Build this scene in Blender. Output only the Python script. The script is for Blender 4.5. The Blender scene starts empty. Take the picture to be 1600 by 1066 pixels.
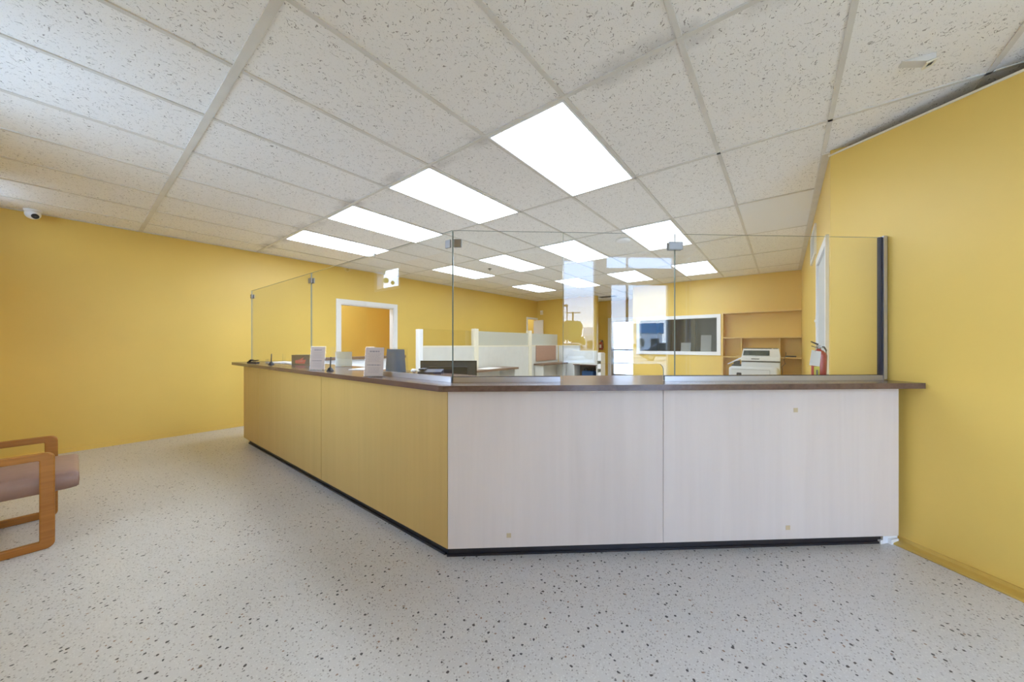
import bpy, bmesh, math, random
from mathutils import Vector, Matrix
random.seed(7)
C = bpy.context.scene.collection
PI = math.pi
CH = 2.6426            # ceiling height
V = Vector

# ------------------------------------------------------------------ materials
def newmat(name):
    m = bpy.data.materials.new(name); m.use_nodes = True
    nt = m.node_tree; nt.nodes.clear()
    out = nt.nodes.new('ShaderNodeOutputMaterial')
    return m, nt, out

def N(nt, typ, **kw):
    n = nt.nodes.new(typ)
    for k, v in kw.items():
        if k == 'op': n.operation = v
        elif k == 'inp':
            for a, b in v.items(): n.inputs[a].default_value = b
        else: setattr(n, k, v)
    return n

def pbr(name, col, rough=0.5, metal=0.0, spec=0.5, noise=0.0, nscale=8.0, bump=0.0, bscale=200.0, emit=None, estr=0.0, stretch=(1,1,1)):
    m, nt, out = newmat(name)
    b = N(nt, 'ShaderNodeBsdfPrincipled')
    b.inputs['Base Color'].default_value = (*col, 1); b.inputs['Roughness'].default_value = rough
    b.inputs['Metallic'].default_value = metal; b.inputs['Specular IOR Level'].default_value = spec
    if emit:
        b.inputs['Emission Color'].default_value = (*emit, 1); b.inputs['Emission Strength'].default_value = estr
    tc = N(nt, 'ShaderNodeTexCoord'); mp = N(nt, 'ShaderNodeMapping'); mp.inputs['Scale'].default_value = stretch
    nt.links.new(tc.outputs['Object'], mp.inputs['Vector'])
    if noise > 0:
        t = N(nt, 'ShaderNodeTexNoise'); t.inputs['Scale'].default_value = nscale; t.inputs['Detail'].default_value = 5
        nt.links.new(mp.outputs[0], t.inputs['Vector'])
        cr = N(nt, 'ShaderNodeValToRGB')
        cr.color_ramp.elements[0].position = .3; cr.color_ramp.elements[1].position = .7
        cr.color_ramp.elements[0].color = (*[c*(1-noise) for c in col], 1)
        cr.color_ramp.elements[1].color = (*[min(1, c*(1+noise)) for c in col], 1)
        nt.links.new(t.outputs['Fac'], cr.inputs['Fac']); nt.links.new(cr.outputs['Color'], b.inputs['Base Color'])
    if bump > 0:
        t2 = N(nt, 'ShaderNodeTexNoise'); t2.inputs['Scale'].default_value = bscale; t2.inputs['Detail'].default_value = 3
        nt.links.new(mp.outputs[0], t2.inputs['Vector'])
        bp = N(nt, 'ShaderNodeBump'); bp.inputs['Strength'].default_value = bump; bp.inputs['Distance'].default_value = .002
        nt.links.new(t2.outputs['Fac'], bp.inputs['Height']); nt.links.new(bp.outputs[0], b.inputs['Normal'])
    nt.links.new(b.outputs[0], out.inputs['Surface'])
    return m

def glass_mat(name, tint=(.985, .992, .988), ior=1.5, rough=0.0):
    m, nt, out = newmat(name)
    g = N(nt, 'ShaderNodeNewGeometry'); mr = N(nt, 'ShaderNodeMapRange')
    mr.inputs['To Min'].default_value = ior; mr.inputs['To Max'].default_value = 1/ior
    nt.links.new(g.outputs['Backfacing'], mr.inputs['Value'])
    fr = N(nt, 'ShaderNodeFresnel'); nt.links.new(mr.outputs[0], fr.inputs['IOR'])
    tr = N(nt, 'ShaderNodeBsdfTransparent'); tr.inputs[0].default_value = (*tint, 1)
    gl = N(nt, 'ShaderNodeBsdfGlossy'); gl.inputs['Roughness'].default_value = rough
    mx = N(nt, 'ShaderNodeMixShader')
    nt.links.new(fr.outputs[0], mx.inputs[0]); nt.links.new(tr.outputs[0], mx.inputs[1]); nt.links.new(gl.outputs[0], mx.inputs[2])
    nt.links.new(mx.outputs[0], out.inputs['Surface'])
    return m

def frosted_mat(name, tint, fac=.5):
    m, nt, out = newmat(name)
    tr = N(nt, 'ShaderNodeBsdfTransparent'); tr.inputs[0].default_value = (.95, .96, .95, 1)
    d = N(nt, 'ShaderNodeBsdfPrincipled'); d.inputs['Base Color'].default_value = (*tint, 1); d.inputs['Roughness'].default_value = .3
    mx = N(nt, 'ShaderNodeMixShader'); mx.inputs[0].default_value = fac
    nt.links.new(tr.outputs[0], mx.inputs[1]); nt.links.new(d.outputs[0], mx.inputs[2]); nt.links.new(mx.outputs[0], out.inputs['Surface'])
    return m

def ceiling_tile_mat():
    m, nt, out = newmat('acoustic_tile')
    L = nt.links.new
    b = N(nt, 'ShaderNodeBsdfPrincipled'); b.inputs['Roughness'].default_value = .95; b.inputs['Specular IOR Level'].default_value = .1
    tc = N(nt, 'ShaderNodeTexCoord')
    dn = N(nt, 'ShaderNodeTexNoise', inp={'Scale': 22.0, 'Detail': 2.0}); L(tc.outputs['Object'], dn.inputs['Vector'])
    vm = N(nt, 'ShaderNodeVectorMath', op='SCALE'); L(dn.outputs['Color'], vm.inputs[0]); vm.inputs['Scale'].default_value = .09
    va = N(nt, 'ShaderNodeVectorMath', op='ADD'); L(tc.outputs['Object'], va.inputs[0]); L(vm.outputs[0], va.inputs[1])
    mp = N(nt, 'ShaderNodeMapping'); mp.inputs['Scale'].default_value = (125, 52, 1); L(va.outputs[0], mp.inputs['Vector'])
    vo = N(nt, 'ShaderNodeTexVoronoi', inp={'Scale': 1.0, 'Randomness': 1.0}); L(mp.outputs[0], vo.inputs['Vector'])
    # spot where distance small
    lt = N(nt, 'ShaderNodeMapRange', inp={'From Min': .20, 'From Max': .30, 'To Min': 1.0, 'To Max': 0.0}); L(vo.outputs['Distance'], lt.inputs['Value'])
    sep = N(nt, 'ShaderNodeSeparateColor'); L(vo.outputs['Color'], sep.inputs[0])
    th = N(nt, 'ShaderNodeMath', op='GREATER_THAN'); th.inputs[1].default_value = .45; L(sep.outputs[0], th.inputs[0])
    mu = N(nt, 'ShaderNodeMath', op='MULTIPLY'); L(lt.outputs[0], mu.inputs[0]); L(th.outputs[0], mu.inputs[1])
    # fine pin holes
    v2 = N(nt, 'ShaderNodeTexVoronoi', inp={'Scale': 120.0}); L(tc.outputs['Object'], v2.inputs['Vector'])
    l2 = N(nt, 'ShaderNodeMapRange', inp={'From Min': .10, 'From Max': .22, 'To Min': .55, 'To Max': 0.0}); L(v2.outputs['Distance'], l2.inputs['Value'])
    mxm = N(nt, 'ShaderNodeMath', op='MAXIMUM'); L(mu.outputs[0], mxm.inputs[0]); L(l2.outputs[0], mxm.inputs[1])
    # dirt along the main runner at y = 1.735 (air leak dust) with broken edges
    sx = N(nt, 'ShaderNodeSeparateXYZ'); L(tc.outputs['Object'], sx.inputs[0])
    sb = N(nt, 'ShaderNodeMath', op='SUBTRACT'); sb.inputs[1].default_value = 1.735; L(sx.outputs['Y'], sb.inputs[0])
    ab = N(nt, 'ShaderNodeMath', op='ABSOLUTE'); L(sb.outputs[0], ab.inputs[0])
    dr = N(nt, 'ShaderNodeMapRange', inp={'From Min': .012, 'From Max': .12, 'To Min': 1.0, 'To Max': 0.0}); L(ab.outputs[0], dr.inputs['Value'])
    nn = N(nt, 'ShaderNodeTexNoise', inp={'Scale': 2.6, 'Detail': 5.0}); L(tc.outputs['Object'], nn.inputs['Vector'])
    nr = N(nt, 'ShaderNodeMapRange', inp={'From Min': .45, 'From Max': .66, 'To Min': 0.0, 'To Max': .75}); L(nn.outputs['Fac'], nr.inputs['Value'])
    dm = N(nt, 'ShaderNodeMath', op='MULTIPLY'); L(dr.outputs[0], dm.inputs[0]); L(nr.outputs[0], dm.inputs[1])
    c1 = N(nt, 'ShaderNodeMix', data_type='RGBA'); c1.inputs['A'].default_value = (.87, .86, .835, 1); c1.inputs['B'].default_value = (.38, .36, .34, 1)
    L(mxm.outputs[0], c1.inputs['Factor'])
    c2 = N(nt, 'ShaderNodeMix', data_type='RGBA'); c2.inputs['B'].default_value = (.28, .26, .24, 1)
    L(dm.outputs[0], c2.inputs['Factor']); L(c1.outputs['Result'], c2.inputs['A'])
    L(c2.outputs['Result'], b.inputs['Base Color'])
    bp = N(nt, 'ShaderNodeBump', inp={'Strength': .5, 'Distance': .002}); bp.invert = True
    L(mxm.outputs[0], bp.inputs['Height']); L(bp.outputs[0], b.inputs['Normal'])
    L(b.outputs[0], out.inputs['Surface'])
    return m

def terrazzo_mat():
    m, nt, out = newmat('terrazzo')
    L = nt.links.new
    b = N(nt, 'ShaderNodeBsdfPrincipled'); b.inputs['Specular IOR Level'].default_value = .5
    tc = N(nt, 'ShaderNodeTexCoord')
    dn = N(nt, 'ShaderNodeTexNoise', inp={'Scale': 60.0, 'Detail': 2.0}); L(tc.outputs['Object'], dn.inputs['Vector'])
    vm = N(nt, 'ShaderNodeVectorMath', op='SCALE'); vm.inputs['Scale'].default_value = .012; L(dn.outputs['Color'], vm.inputs[0])
    va = N(nt, 'ShaderNodeVectorMath', op='ADD'); L(tc.outputs['Object'], va.inputs[0]); L(vm.outputs[0], va.inputs[1])
    base = N(nt, 'ShaderNodeTexNoise', inp={'Scale': 1.3, 'Detail': 6.0, 'Roughness': .6}); L(tc.outputs['Object'], base.inputs['Vector'])
    br = N(nt, 'ShaderNodeValToRGB'); L(base.outputs['Fac'], br.inputs['Fac'])
    br.color_ramp.elements[0].position = .3; br.color_ramp.elements[0].color = (.53, .515, .50, 1)
    br.color_ramp.elements[1].position = .7; br.color_ramp.elements[1].color = (.60, .58, .565, 1)
    cur = br.outputs['Color']
    def layer(scale, d0, d1, thr, col, cur, amt=1.0, ch=0):
        vo = N(nt, 'ShaderNodeTexVoronoi', inp={'Scale': scale}); L(va.outputs[0], vo.inputs['Vector'])
        mr = N(nt, 'ShaderNodeMapRange', inp={'From Min': d0, 'From Max': d1, 'To Min': amt, 'To Max': 0.0}); L(vo.outputs['Distance'], mr.inputs['Value'])
        sp = N(nt, 'ShaderNodeSeparateColor'); L(vo.outputs['Color'], sp.inputs[0])
        th = N(nt, 'ShaderNodeMath', op='GREATER_THAN'); th.inputs[1].default_value = thr; L(sp.outputs[ch], th.inputs[0])
        mu = N(nt, 'ShaderNodeMath', op='MULTIPLY'); L(mr.outputs[0], mu.inputs[0]); L(th.outputs[0], mu.inputs[1])
        mx = N(nt, 'ShaderNodeMix', data_type='RGBA'); L(mu.outputs[0], mx.inputs['Factor']); L(cur, mx.inputs['A']); mx.inputs['B'].default_value = (*col, 1)
        return mx.outputs['Result']
    cur = layer(130, .30, .42, .45, (.66, .65, .63), cur, .7, 1)
    cur = layer(95, .25, .36, .52, (.30, .28, .265), cur, .85, 0)
    cur = layer(62, .22, .30, .60, (.13, .12, .12), cur, .95, 2)
    cur = layer(40, .20, .26, .76, (.05, .045, .045), cur, 1.0, 0)
    cur = layer(46, .18, .24, .91, (.24, .13, .07), cur, .9, 1)
    L(cur, b.inputs['Base Color'])
    rr = N(nt, 'ShaderNodeMapRange', inp={'From Min': .3, 'From Max': .7, 'To Min': .30, 'To Max': .34}); L(base.outputs['Fac'], rr.inputs['Value'])
    L(rr.outputs[0], b.inputs['Roughness'])
    L(b.outputs[0], out.inputs['Surface'])
    return m

def wood_mat(name, c0, c1, rough=.45, axis='Z', scale=1.0, bump=.15, contrast=(.35, .7)):
    m, nt, out = newmat(name); L = nt.links.new
    b = N(nt, 'ShaderNodeBsdfPrincipled'); b.inputs['Roughness'].default_value = rough
    tc = N(nt, 'ShaderNodeTexCoord'); mp = N(nt, 'ShaderNodeMapping')
    s = [14, 14, 14]; s['XYZ'.index(axis)] = 1.1
    mp.inputs['Scale'].default_value = [a*scale for a in s]; L(tc.outputs['Object'], mp.inputs['Vector'])
    n1 = N(nt, 'ShaderNodeTexNoise', inp={'Scale': 1.0, 'Detail': 6.0, 'Roughness': .62, 'Distortion': .8}); L(mp.outputs[0], n1.inputs['Vector'])
    mp2 = N(nt, 'ShaderNodeMapping'); s2 = [70, 70, 70]; s2['XYZ'.index(axis)] = 2.2
    mp2.inputs['Scale'].default_value = [a*scale for a in s2]; L(tc.outputs['Object'], mp2.inputs['Vector'])
    n2 = N(nt, 'ShaderNodeTexNoise', inp={'Scale': 1.0, 'Detail': 3.0, 'Roughness': .5}); L(mp2.outputs[0], n2.inputs['Vector'])
    ad = N(nt, 'ShaderNodeMath', op='ADD'); L(n1.outputs['Fac'], ad.inputs[0]); 
    sc = N(nt, 'ShaderNodeMath', op='MULTIPLY'); sc.inputs[1].default_value = .45; L(n2.outputs['Fac'], sc.inputs[0]); L(sc.outputs[0], ad.inputs[1])
    cr = N(nt, 'ShaderNodeValToRGB'); L(ad.outputs[0], cr.inputs['Fac'])
    cr.color_ramp.elements[0].position = contrast[0]+.12; cr.color_ramp.elements[0].color = (*c0, 1)
    cr.color_ramp.elements[1].position = contrast[1]+.22; cr.color_ramp.elements[1].color = (*c1, 1)
    L(cr.outputs['Color'], b.inputs['Base Color'])
    bp = N(nt, 'ShaderNodeBump', inp={'Strength': bump, 'Distance': .001}); L(n2.outputs['Fac'], bp.inputs['Height']); L(bp.outputs[0], b.inputs['Normal'])
    L(b.outputs[0], out.inputs['Surface'])
    return m

def emit_mat(name, col, s):
    m, nt, out = newmat(name)
    e = N(nt, 'ShaderNodeEmission'); e.inputs[0].default_value = (*col, 1); e.inputs[1].default_value = s
    nt.links.new(e.outputs[0], out.inputs['Surface']); return m

YEL = pbr('yellow_paint', (.76, .53, .125), .42, spec=.45, noise=.035, nscale=1.2, bump=.06, bscale=140)
TILE = ceiling_tile_mat()
SMOOTH = pbr('smooth_tile', (.83, .83, .82), .9, spec=.1)
GRID = pbr('grid_paint', (.68, .66, .61), .55, noise=.06, nscale=6)
TERR = terrazzo_mat()
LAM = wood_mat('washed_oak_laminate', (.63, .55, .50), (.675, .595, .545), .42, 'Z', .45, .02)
LAM_WARMLIT = wood_mat('oak_laminate_warmlit', (.53, .355, .11), (.58, .395, .13), .42, 'Z', .45, .02)  # copy of the laminate with the left wing's golden light put into its colour
TOP = wood_mat('dark_walnut_laminate', (.085, .048, .038), (.15, .09, .072), .22, 'X', 1.0, .03)
OAK = wood_mat('golden_oak', (.30, .11, .012), (.43, .175, .028), .35, 'Y', 1.3, .1)
KICK = pbr('black_vinyl', (.018, .015, .018), .35)
WHITE = pbr('white_trim', (.82, .83, .84), .4)
OFFW = pbr('offwhite_partition', (.64, .63, .57), .6, noise=.03)
CREAM = pbr('cream_cap', (.78, .72, .56), .5)
ALU = pbr('aluminium', (.55, .55, .58), .32, .9, noise=.05, nscale=3)
STEEL = pbr('brushed_steel', (.33, .33, .33), .35, .9)
GASK = pbr('dark_gasket', (.014, .016, .032), .4)
GLASS = glass_mat('clear_glass')
WGLASS = glass_mat('window_glass', (.95, .97, .97))
GEDGE = pbr('glass_edge', (.26, .32, .30), .2)
DGLASS = glass_mat('dull_glass', (.93, .94, .94), 1.3, .35)
FROST = frosted_mat('frosted_glass', (.62, .64, .58), .62)
ACRY = glass_mat('acrylic', (.97, .97, .96))
BLACK = pbr('black_plastic', (.02, .02, .022), .38)
DGREY = pbr('dark_grey_plastic', (.06, .062, .062), .45)
PAPER = pbr('paper', (.80, .78, .74), .8)
PAPERB = pbr('cream_paper', (.78, .72, .55), .8)
PINKP = pbr('notice_paper', (.46, .37, .31), .75)
INK = pbr('grey_ink', (.22, .19, .19), .7)
BLUE = pbr('slate_blue_board', (.10, .165, .26), .55, noise=.05)
NAVY = pbr('navy_fabric', (.02, .06, .14), .7)
VINYL = pbr('mauve_vinyl', (.31, .19, .155), .38, noise=.06, nscale=20, bump=.15, bscale=90)
RED = pbr('red_enamel', (.40, .035, .04), .32)
TACK = pbr('pink_tackboard', (.42, .25, .185), .9, noise=.08, nscale=40)
DESK = wood_mat('brown_desk', (.14, .085, .055), (.20, .125, .085), .35, 'Y', 1.0, .03)
PUTTY = pbr('copier_grey', (.62, .64, .66), .45)
PUTTY2 = pbr('copier_light', (.74, .75, .74), .45)
GREENGL = pbr('dark_green_glass', (.03, .05, .05), .12)
SHELFM = pbr('shelf_paint', (.70, .47, .13), .5)
DOORG = pbr('grey_door_paint', (.55, .58, .60), .45)
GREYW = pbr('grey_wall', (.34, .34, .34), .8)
BROWNP = pbr('brown_panel', (.14, .10, .06), .6)
DARKV = pbr('plenum_dark', (.03, .03, .03), .9)
TAN = pbr('adhesive_tan', (.55, .43, .26), .7)
LIGHT = emit_mat('light_diffuser', (.77, .88, 1.02), 9.5)
LIGHT2 = emit_mat('light_diffuser_dimmed', (.77, .88, 1.02), 5.0)  # same panels, set dimmer in the middle and rear rows to darken the back
CONC = pbr('concrete', (.74, .70, .62), .9, noise=.08, nscale=.6)
STUCCO = pbr('white_stucco', (.80, .80, .79), .9, noise=.04)

# ------------------------------------------------------------------ mesh helpers
class B:
    """collects shapes in world coordinates; mats is the list of materials"""
    def __init__(s, *mats): s.bm = bmesh.new(); s.mats = list(mats); s.M = Matrix()
    def at(s, M): s.M = M; return s
    def _fin(s, vs, mi, smooth=False):
        fs = set(f for v in vs for f in v.link_faces)
        for f in fs: f.material_index = mi; f.smooth = smooth
        for v in vs: v.co = s.M @ v.co
    def box(s, x0, x1, y0, y1, z0, z1, mi=0, bev=0.0, seg=2):
        r = bmesh.ops.create_cube(s.bm, size=1.0); vs = r['verts']
        for v in vs: v.co = V(((x0+x1)/2+v.co.x*(x1-x0), (y0+y1)/2+v.co.y*(y1-y0), (z0+z1)/2+v.co.z*(z1-z0)))
        if bev > 0:
            es = list(set(e for v in vs for e in v.link_edges))
            rr = bmesh.ops.bevel(s.bm, geom=es, offset=bev, segments=seg, profile=.5, affect='EDGES')
            vs = rr['verts'] if rr['verts'] else vs
            vs = list(set(v for f in rr['faces'] for v in f.verts) | set(v for v in vs if v.is_valid))
            # grow to the whole island
            seen = set(vs); st = list(vs)
            while st:
                v = st.pop()
                for e in v.link_edges:
                    o = e.other_vert(v)
                    if o not in seen: seen.add(o); st.append(o)
            vs = list(seen)
        s._fin(vs, mi); return s
    def prism(s, pts, z0, z1, mi=0, side=None):
        """vertical prism over a 2D polygon; side = material of the side faces"""
        a = [s.bm.verts.new((p[0], p[1], z0)) for p in pts]; b = [s.bm.verts.new((p[0], p[1], z1)) for p in pts]
        n = len(pts); fs = [s.bm.faces.new(a[::-1]), s.bm.faces.new(b)]; sd = []
        for i in range(n): sd.append(s.bm.faces.new((a[i], a[(i+1) % n], b[(i+1) % n], b[i])))
        s._fin(a+b, mi)
        if side is not None:
            for f in sd: f.material_index = side
        return s
    def extr(s, pts3, d, mi=0, side=None, smooth=False):
        """polygon of 3D points extruded along vector d"""
        d = V(d); a = [s.bm.verts.new(V(p)) for p in pts3]; b = [s.bm.verts.new(V(p)+d) for p in pts3]
        n = len(a); s.bm.faces.new(a[::-1]); s.bm.faces.new(b); sd = []
        for i in range(n): sd.append(s.bm.faces.new((a[i], a[(i+1) % n], b[(i+1) % n], b[i])))
        s._fin(a+b, mi)
        if side is not None:
            for f in sd: f.material_index = side
        if smooth:
            for f in sd: f.smooth = True
        return s
    def cyl(s, p, q, r, r2=None, seg=20, mi=0, smooth=True):
        p, q = V(p), V(q); d = q-p; L = d.length
        rr = bmesh.ops.create_cone(s.bm, cap_ends=True, segments=seg, radius1=r, radius2=r if r2 is None else r2, depth=L)
        M = Matrix.Translation((p+q)/2) @ d.to_track_quat('Z', 'Y').to_matrix().to_4x4()
        vs = rr['verts']
        for v in vs: v.co = M @ v.co
        s._fin(vs, mi, smooth)
        if smooth:
            for f in set(f for v in vs for f in v.link_faces):
                if len(f.verts) > 4: f.smooth = False
        return s
    def lathe(s, c, prof, seg=24, mi=0, axis='Z'):
        """prof: list of (r, z)"""
        rings = []
        for r, z in prof:
            ring = []
            for k in range(seg):
                a = 2*PI*k/seg
                ring.append(s.bm.verts.new(V(c)+V((r*math.cos(a), r*math.sin(a), z))))
            rings.append(ring)
        for i in range(len(rings)-1):
            for k in range(seg):
                s.bm.faces.new((rings[i][k], rings[i][(k+1) % seg], rings[i+1][(k+1) % seg], rings[i+1][k]))
        s.bm.faces.new(rings[0][::-1]); s.bm.faces.new(rings[-1])
        s._fin([v for r in rings for v in r], mi, True); return s
    def sph(s, c, r, mi=0, sc=(1, 1, 1), seg=20):
        rr = bmesh.ops.create_uvsphere(s.bm, u_segments=seg, v_segments=seg//2, radius=r)
        for v in rr['verts']: v.co = V((v.co.x*sc[0], v.co.y*sc[1], v.co.z*sc[2]))+V(c)
        s._fin(rr['verts'], mi, True); return s
    def tube(s, pts, r, mi=0, seg=8):
        pts = [V(p) for p in pts]; rings = []
        for i, p in enumerate(pts):
            t = (pts[min(i+1, len(pts)-1)]-pts[max(i-1, 0)]).normalized()
            q = t.to_track_quat('Z', 'Y'); ring = []
            for k in range(seg):
                a = 2*PI*k/seg; ring.append(s.bm.verts.new(p+q @ V((r*math.cos(a), r*math.sin(a), 0))))
            rings.append(ring)
        for i in range(len(rings)-1):
            for k in range(seg): s.bm.faces.new((rings[i][k], rings[i][(k+1) % seg], rings[i+1][(k+1) % seg], rings[i+1][k]))
        s.bm.faces.new(rings[0][::-1]); s.bm.faces.new(rings[-1])
        s._fin([v for r_ in rings for v in r_], mi, True); return s

ORG = {}
def wloc(o): return ORG.get(o.name, V((0, 0, 0)))

def obj(name, b, parent=None, recalc=True):
    bm = b.bm
    if recalc: bmesh.ops.recalc_face_normals(bm, faces=bm.faces)
    co = [v.co for v in bm.verts]
    mn = V((min(c.x for c in co), min(c.y for c in co), min(c.z for c in co)))
    mx = V((max(c.x for c in co), max(c.y for c in co), max(c.z for c in co)))
    o0 = V(((mn.x+mx.x)/2, (mn.y+mx.y)/2, mn.z))
    for v in bm.verts: v.co -= o0
    me = bpy.data.meshes.new(name); bm.to_mesh(me); bm.free()
    for m in b.mats: me.materials.append(m)
    o = bpy.data.objects.new(name, me); C.objects.link(o)
    if parent is not None:
        o.parent = parent; o.location = o0-wloc(parent)
    else: o.location = o0
    ORG[o.name] = o0
    return o

def worldobj(name, b, parent=None):
    """like obj() but keeps the origin at the world origin so procedural patterns run on in world coordinates"""
    bm = b.bm; bmesh.ops.recalc_face_normals(bm, faces=bm.faces)
    me = bpy.data.meshes.new(name); bm.to_mesh(me); bm.free()
    for m in b.mats: me.materials.append(m)
    o = bpy.data.objects.new(name, me); C.objects.link(o)
    if parent is not None: o.parent = parent; o.location = -wloc(parent)
    ORG[o.name] = V((0, 0, 0))
    return o

def tag(o, label, cat, group=None, kind=None):
    o['label'] = label; o['category'] = cat
    if group: o['group'] = group
    if kind: o['kind'] = kind
    return o

def thing(name, label, cat, loc, group=None):
    o = bpy.data.objects.new(name, None); C.objects.link(o); o.empty_display_size = .05
    o.location = loc; ORG[o.name] = V(loc)
    return tag(o, label, cat, group)

def struct(o, label=None):
    o['kind'] = 'structure'
    if label: o['label'] = label
    return o

def dup(root, loc, label=None):
    r = root.copy(); C.objects.link(r); r.location = loc
    if label: r['label'] = label
    for ch in list(root.children):
        c = ch.copy(); C.objects.link(c); c.parent = r
        for g in ch.children:
            d = g.copy(); C.objects.link(d); d.parent = c
    return r

# ------------------------------------------------------------------ plan of the place
TA = V((.754, .657, 0)); NA = V((.657, -.754, 0))      # along the angled counter; towards the customers
K0 = V((-1.511, 1.327, 0))                             # kick corner of the counter
XL = -6.352; YF = -.70                                 # left wall, front wall
SB = NA*1.2                                            # storefront line: SB + s*TA
def SF(s, d=0, z=0): return SB+TA*s+NA*d+V((0, 0, z))
RW0 = V((.272, 3.42, 0)); RWD = V((.755, -.656, 0)).normalized(); RWN = V((RWD.y, -RWD.x, 0))
if RWN.dot(RW0) > 0: pass
else: RWN = -RWN                                        # points away from the camera
RWL = 3.634                                            # up to the storefront corner
RC = RW0+RWD*RWL
YB1, YB2, YB3 = 8.5, 9.42, 10.85
XB1, XB2 = -2.904, -4.28
XR = .272

def Mframe(o, dx, dy):
    """matrix: local x along dx, local y along dy, origin o"""
    return Matrix(((dx.x, dy.x, 0, o.x), (dx.y, dy.y, 0, o.y), (0, 0, 1, o.z), (0, 0, 0, 1)))

def wallseg(b, p0, p1, nout, z0, z1, holes=(), th=.12, mi=0, ext=(0, 0)):
    p0, p1 = V((*p0[:2], 0)), V((*p1[:2], 0)); d = p1-p0; L = d.length; d.normalize()
    M = Mframe(p0, d, V((*nout[:2], 0)).normalized()); b.at(M)
    cuts = sorted(set([-ext[0], L+ext[1]]+[h[0] for h in holes]+[h[1] for h in holes]))
    for a, c in zip(cuts[:-1], cuts[1:]):
        mid = (a+c)/2; hs = sorted([(h[2], h[3]) for h in holes if h[0] <= mid <= h[1]])
        z = z0
        for q0, q1 in hs:
            if q0 > z+1e-4: b.box(a, c, 0, th, z, q0, mi)
            z = q1
        if z < z1-1e-4: b.box(a, c, 0, th, z, z1, mi)
    b.at(Matrix()); return b

# floor: one terrazzo slab for the front room and the office behind
pf = [(XL-1.7, YF-.15), (SF(.1).x, YF-.15), (SF(.312, .1).x, SF(.312, .1).y), (SF(3.05, .1).x, SF(3.05, .1).y), (RC.x+.5, RC.y+.6), (XR+1.2, 4.6), (XR+.15, 4.6), (XR+.15, 11.6), (XL-1.7, 11.6)]
struct(worldobj('floor', B(TERR).prism(pf, -.06, 0)), 'speckled grey terrazzo floor')

# ceiling
pc = [(XL-.05, YF-.05), (SF(.312).x+.03, YF-.05), (SF(2.98).x, SF(2.98).y), (RC.x+TA.x*.6, RC.y+TA.y*.6), (XR+1.1, 4.5), (XR+.02, 4.5), (XR+.02, 11.2), (XL-.05, 11.2)]
ceil = struct(worldobj('ceiling', B(TILE).prism(pc, CH, CH+.03)), 'white fissured acoustic tile ceiling in a metal grid')
def xend(y):
    # storefront line or right side
    s = (y-SB.y)/TA.y
    if y < RC.y: return SB.x+TA.x*s
    if y < 4.4: return min(RC.x+.35, XR+1.1+max(0, (4.5-y))*.55)
    return XR
def ystart(x):
    if x < SF(.312).x: return YF
    s = (x-SB.x)/TA.x
    return SB.y+TA.y*s
g = B(GRID)
GX = [-2.205-.6096*i for i in range(-9, 7)]; GY = [.516+1.2192*j for j in range(-1, 9)]
for x in GX:
    if x < XL or x > 3.2: continue
    y1 = 11.1 if x < XR+.03 else 4.4
    g.box(x-.012, x+.012, ystart(x), y1, CH-.007, CH, 0)
for k, y in enumerate(GY):
    if y > 11: continue
    w = .019 if k == 1 else .012
    g.box(XL, xend(y), y-w, y+w, CH-.009 if k in (1, 2) else CH-.007, CH, 0)
# wall angle along the far right wall and left wall
g.box(XR-.045, XR, 3.44, YB1, CH-.012, CH-.001, 0)
g.box(XL, XL+.022, YF, YB2, CH-.010, CH-.001, 0)
g.box(XB1, XR, YB1-.022, YB1, CH-.010, CH-.001, 0)
worldobj('ceiling_grid', g, ceil)
t_ = B(SMOOTH); xa, xb = sorted((GX[GX.index(-2.205+.6096*4)], GX[GX.index(-2.205+.6096*3)]))
t_.box(xa+.012, xb-.012, GY[4]+.012, GY[5]-.012, CH-.003, CH-.001)
o = worldobj('ceiling_tile', t_, ceil); o['label'] = 'smooth plain white ceiling tile'

# walls
struct(worldobj('wall_left', wallseg(B(YEL), (XL, YF), (XL, YB2), (-1, 0), 0, CH+.1,
    [(3.008-YF, 4.10-YF, 0, 1.967), (8.86-YF, 9.36-YF, 0, 2.02)], ext=(.12, .12))), 'long yellow wall at the left')
# opening positions are measured from y = YF
struct(worldobj('wall_front', wallseg(B(YEL), (XL, YF), (SF(.312).x, YF), (0, -1), 0, CH+.1,
    [(-5.95-XL, -5.27-XL, 2.245, 2.60), (-3.75-XL, -2.40-XL, .80, 2.50)], ext=(.0, .05))), 'yellow wall behind the camera')
struct(worldobj('wall_storefront', wallseg(B(YEL), SF(.312), SF(2.956), NA, 0, CH+.1,
    [(1.06-.312, 1.60-.312, .10, 2.575), (1.78-.312, 2.80-.312, 0, 2.20), (1.755-.312, 2.87-.312, 2.42, 2.63)], th=.10, ext=(.0, .7))), 'yellow storefront wall behind the camera')
bb = wallseg(B(YEL, CREAM, DARKV), RW0, RC, RWN, 0, 2.56, [(3.25, 3.36, .55, 2.50), (.85, .86, 1.0, 1.0)], th=.13, ext=(0, .1))
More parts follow.
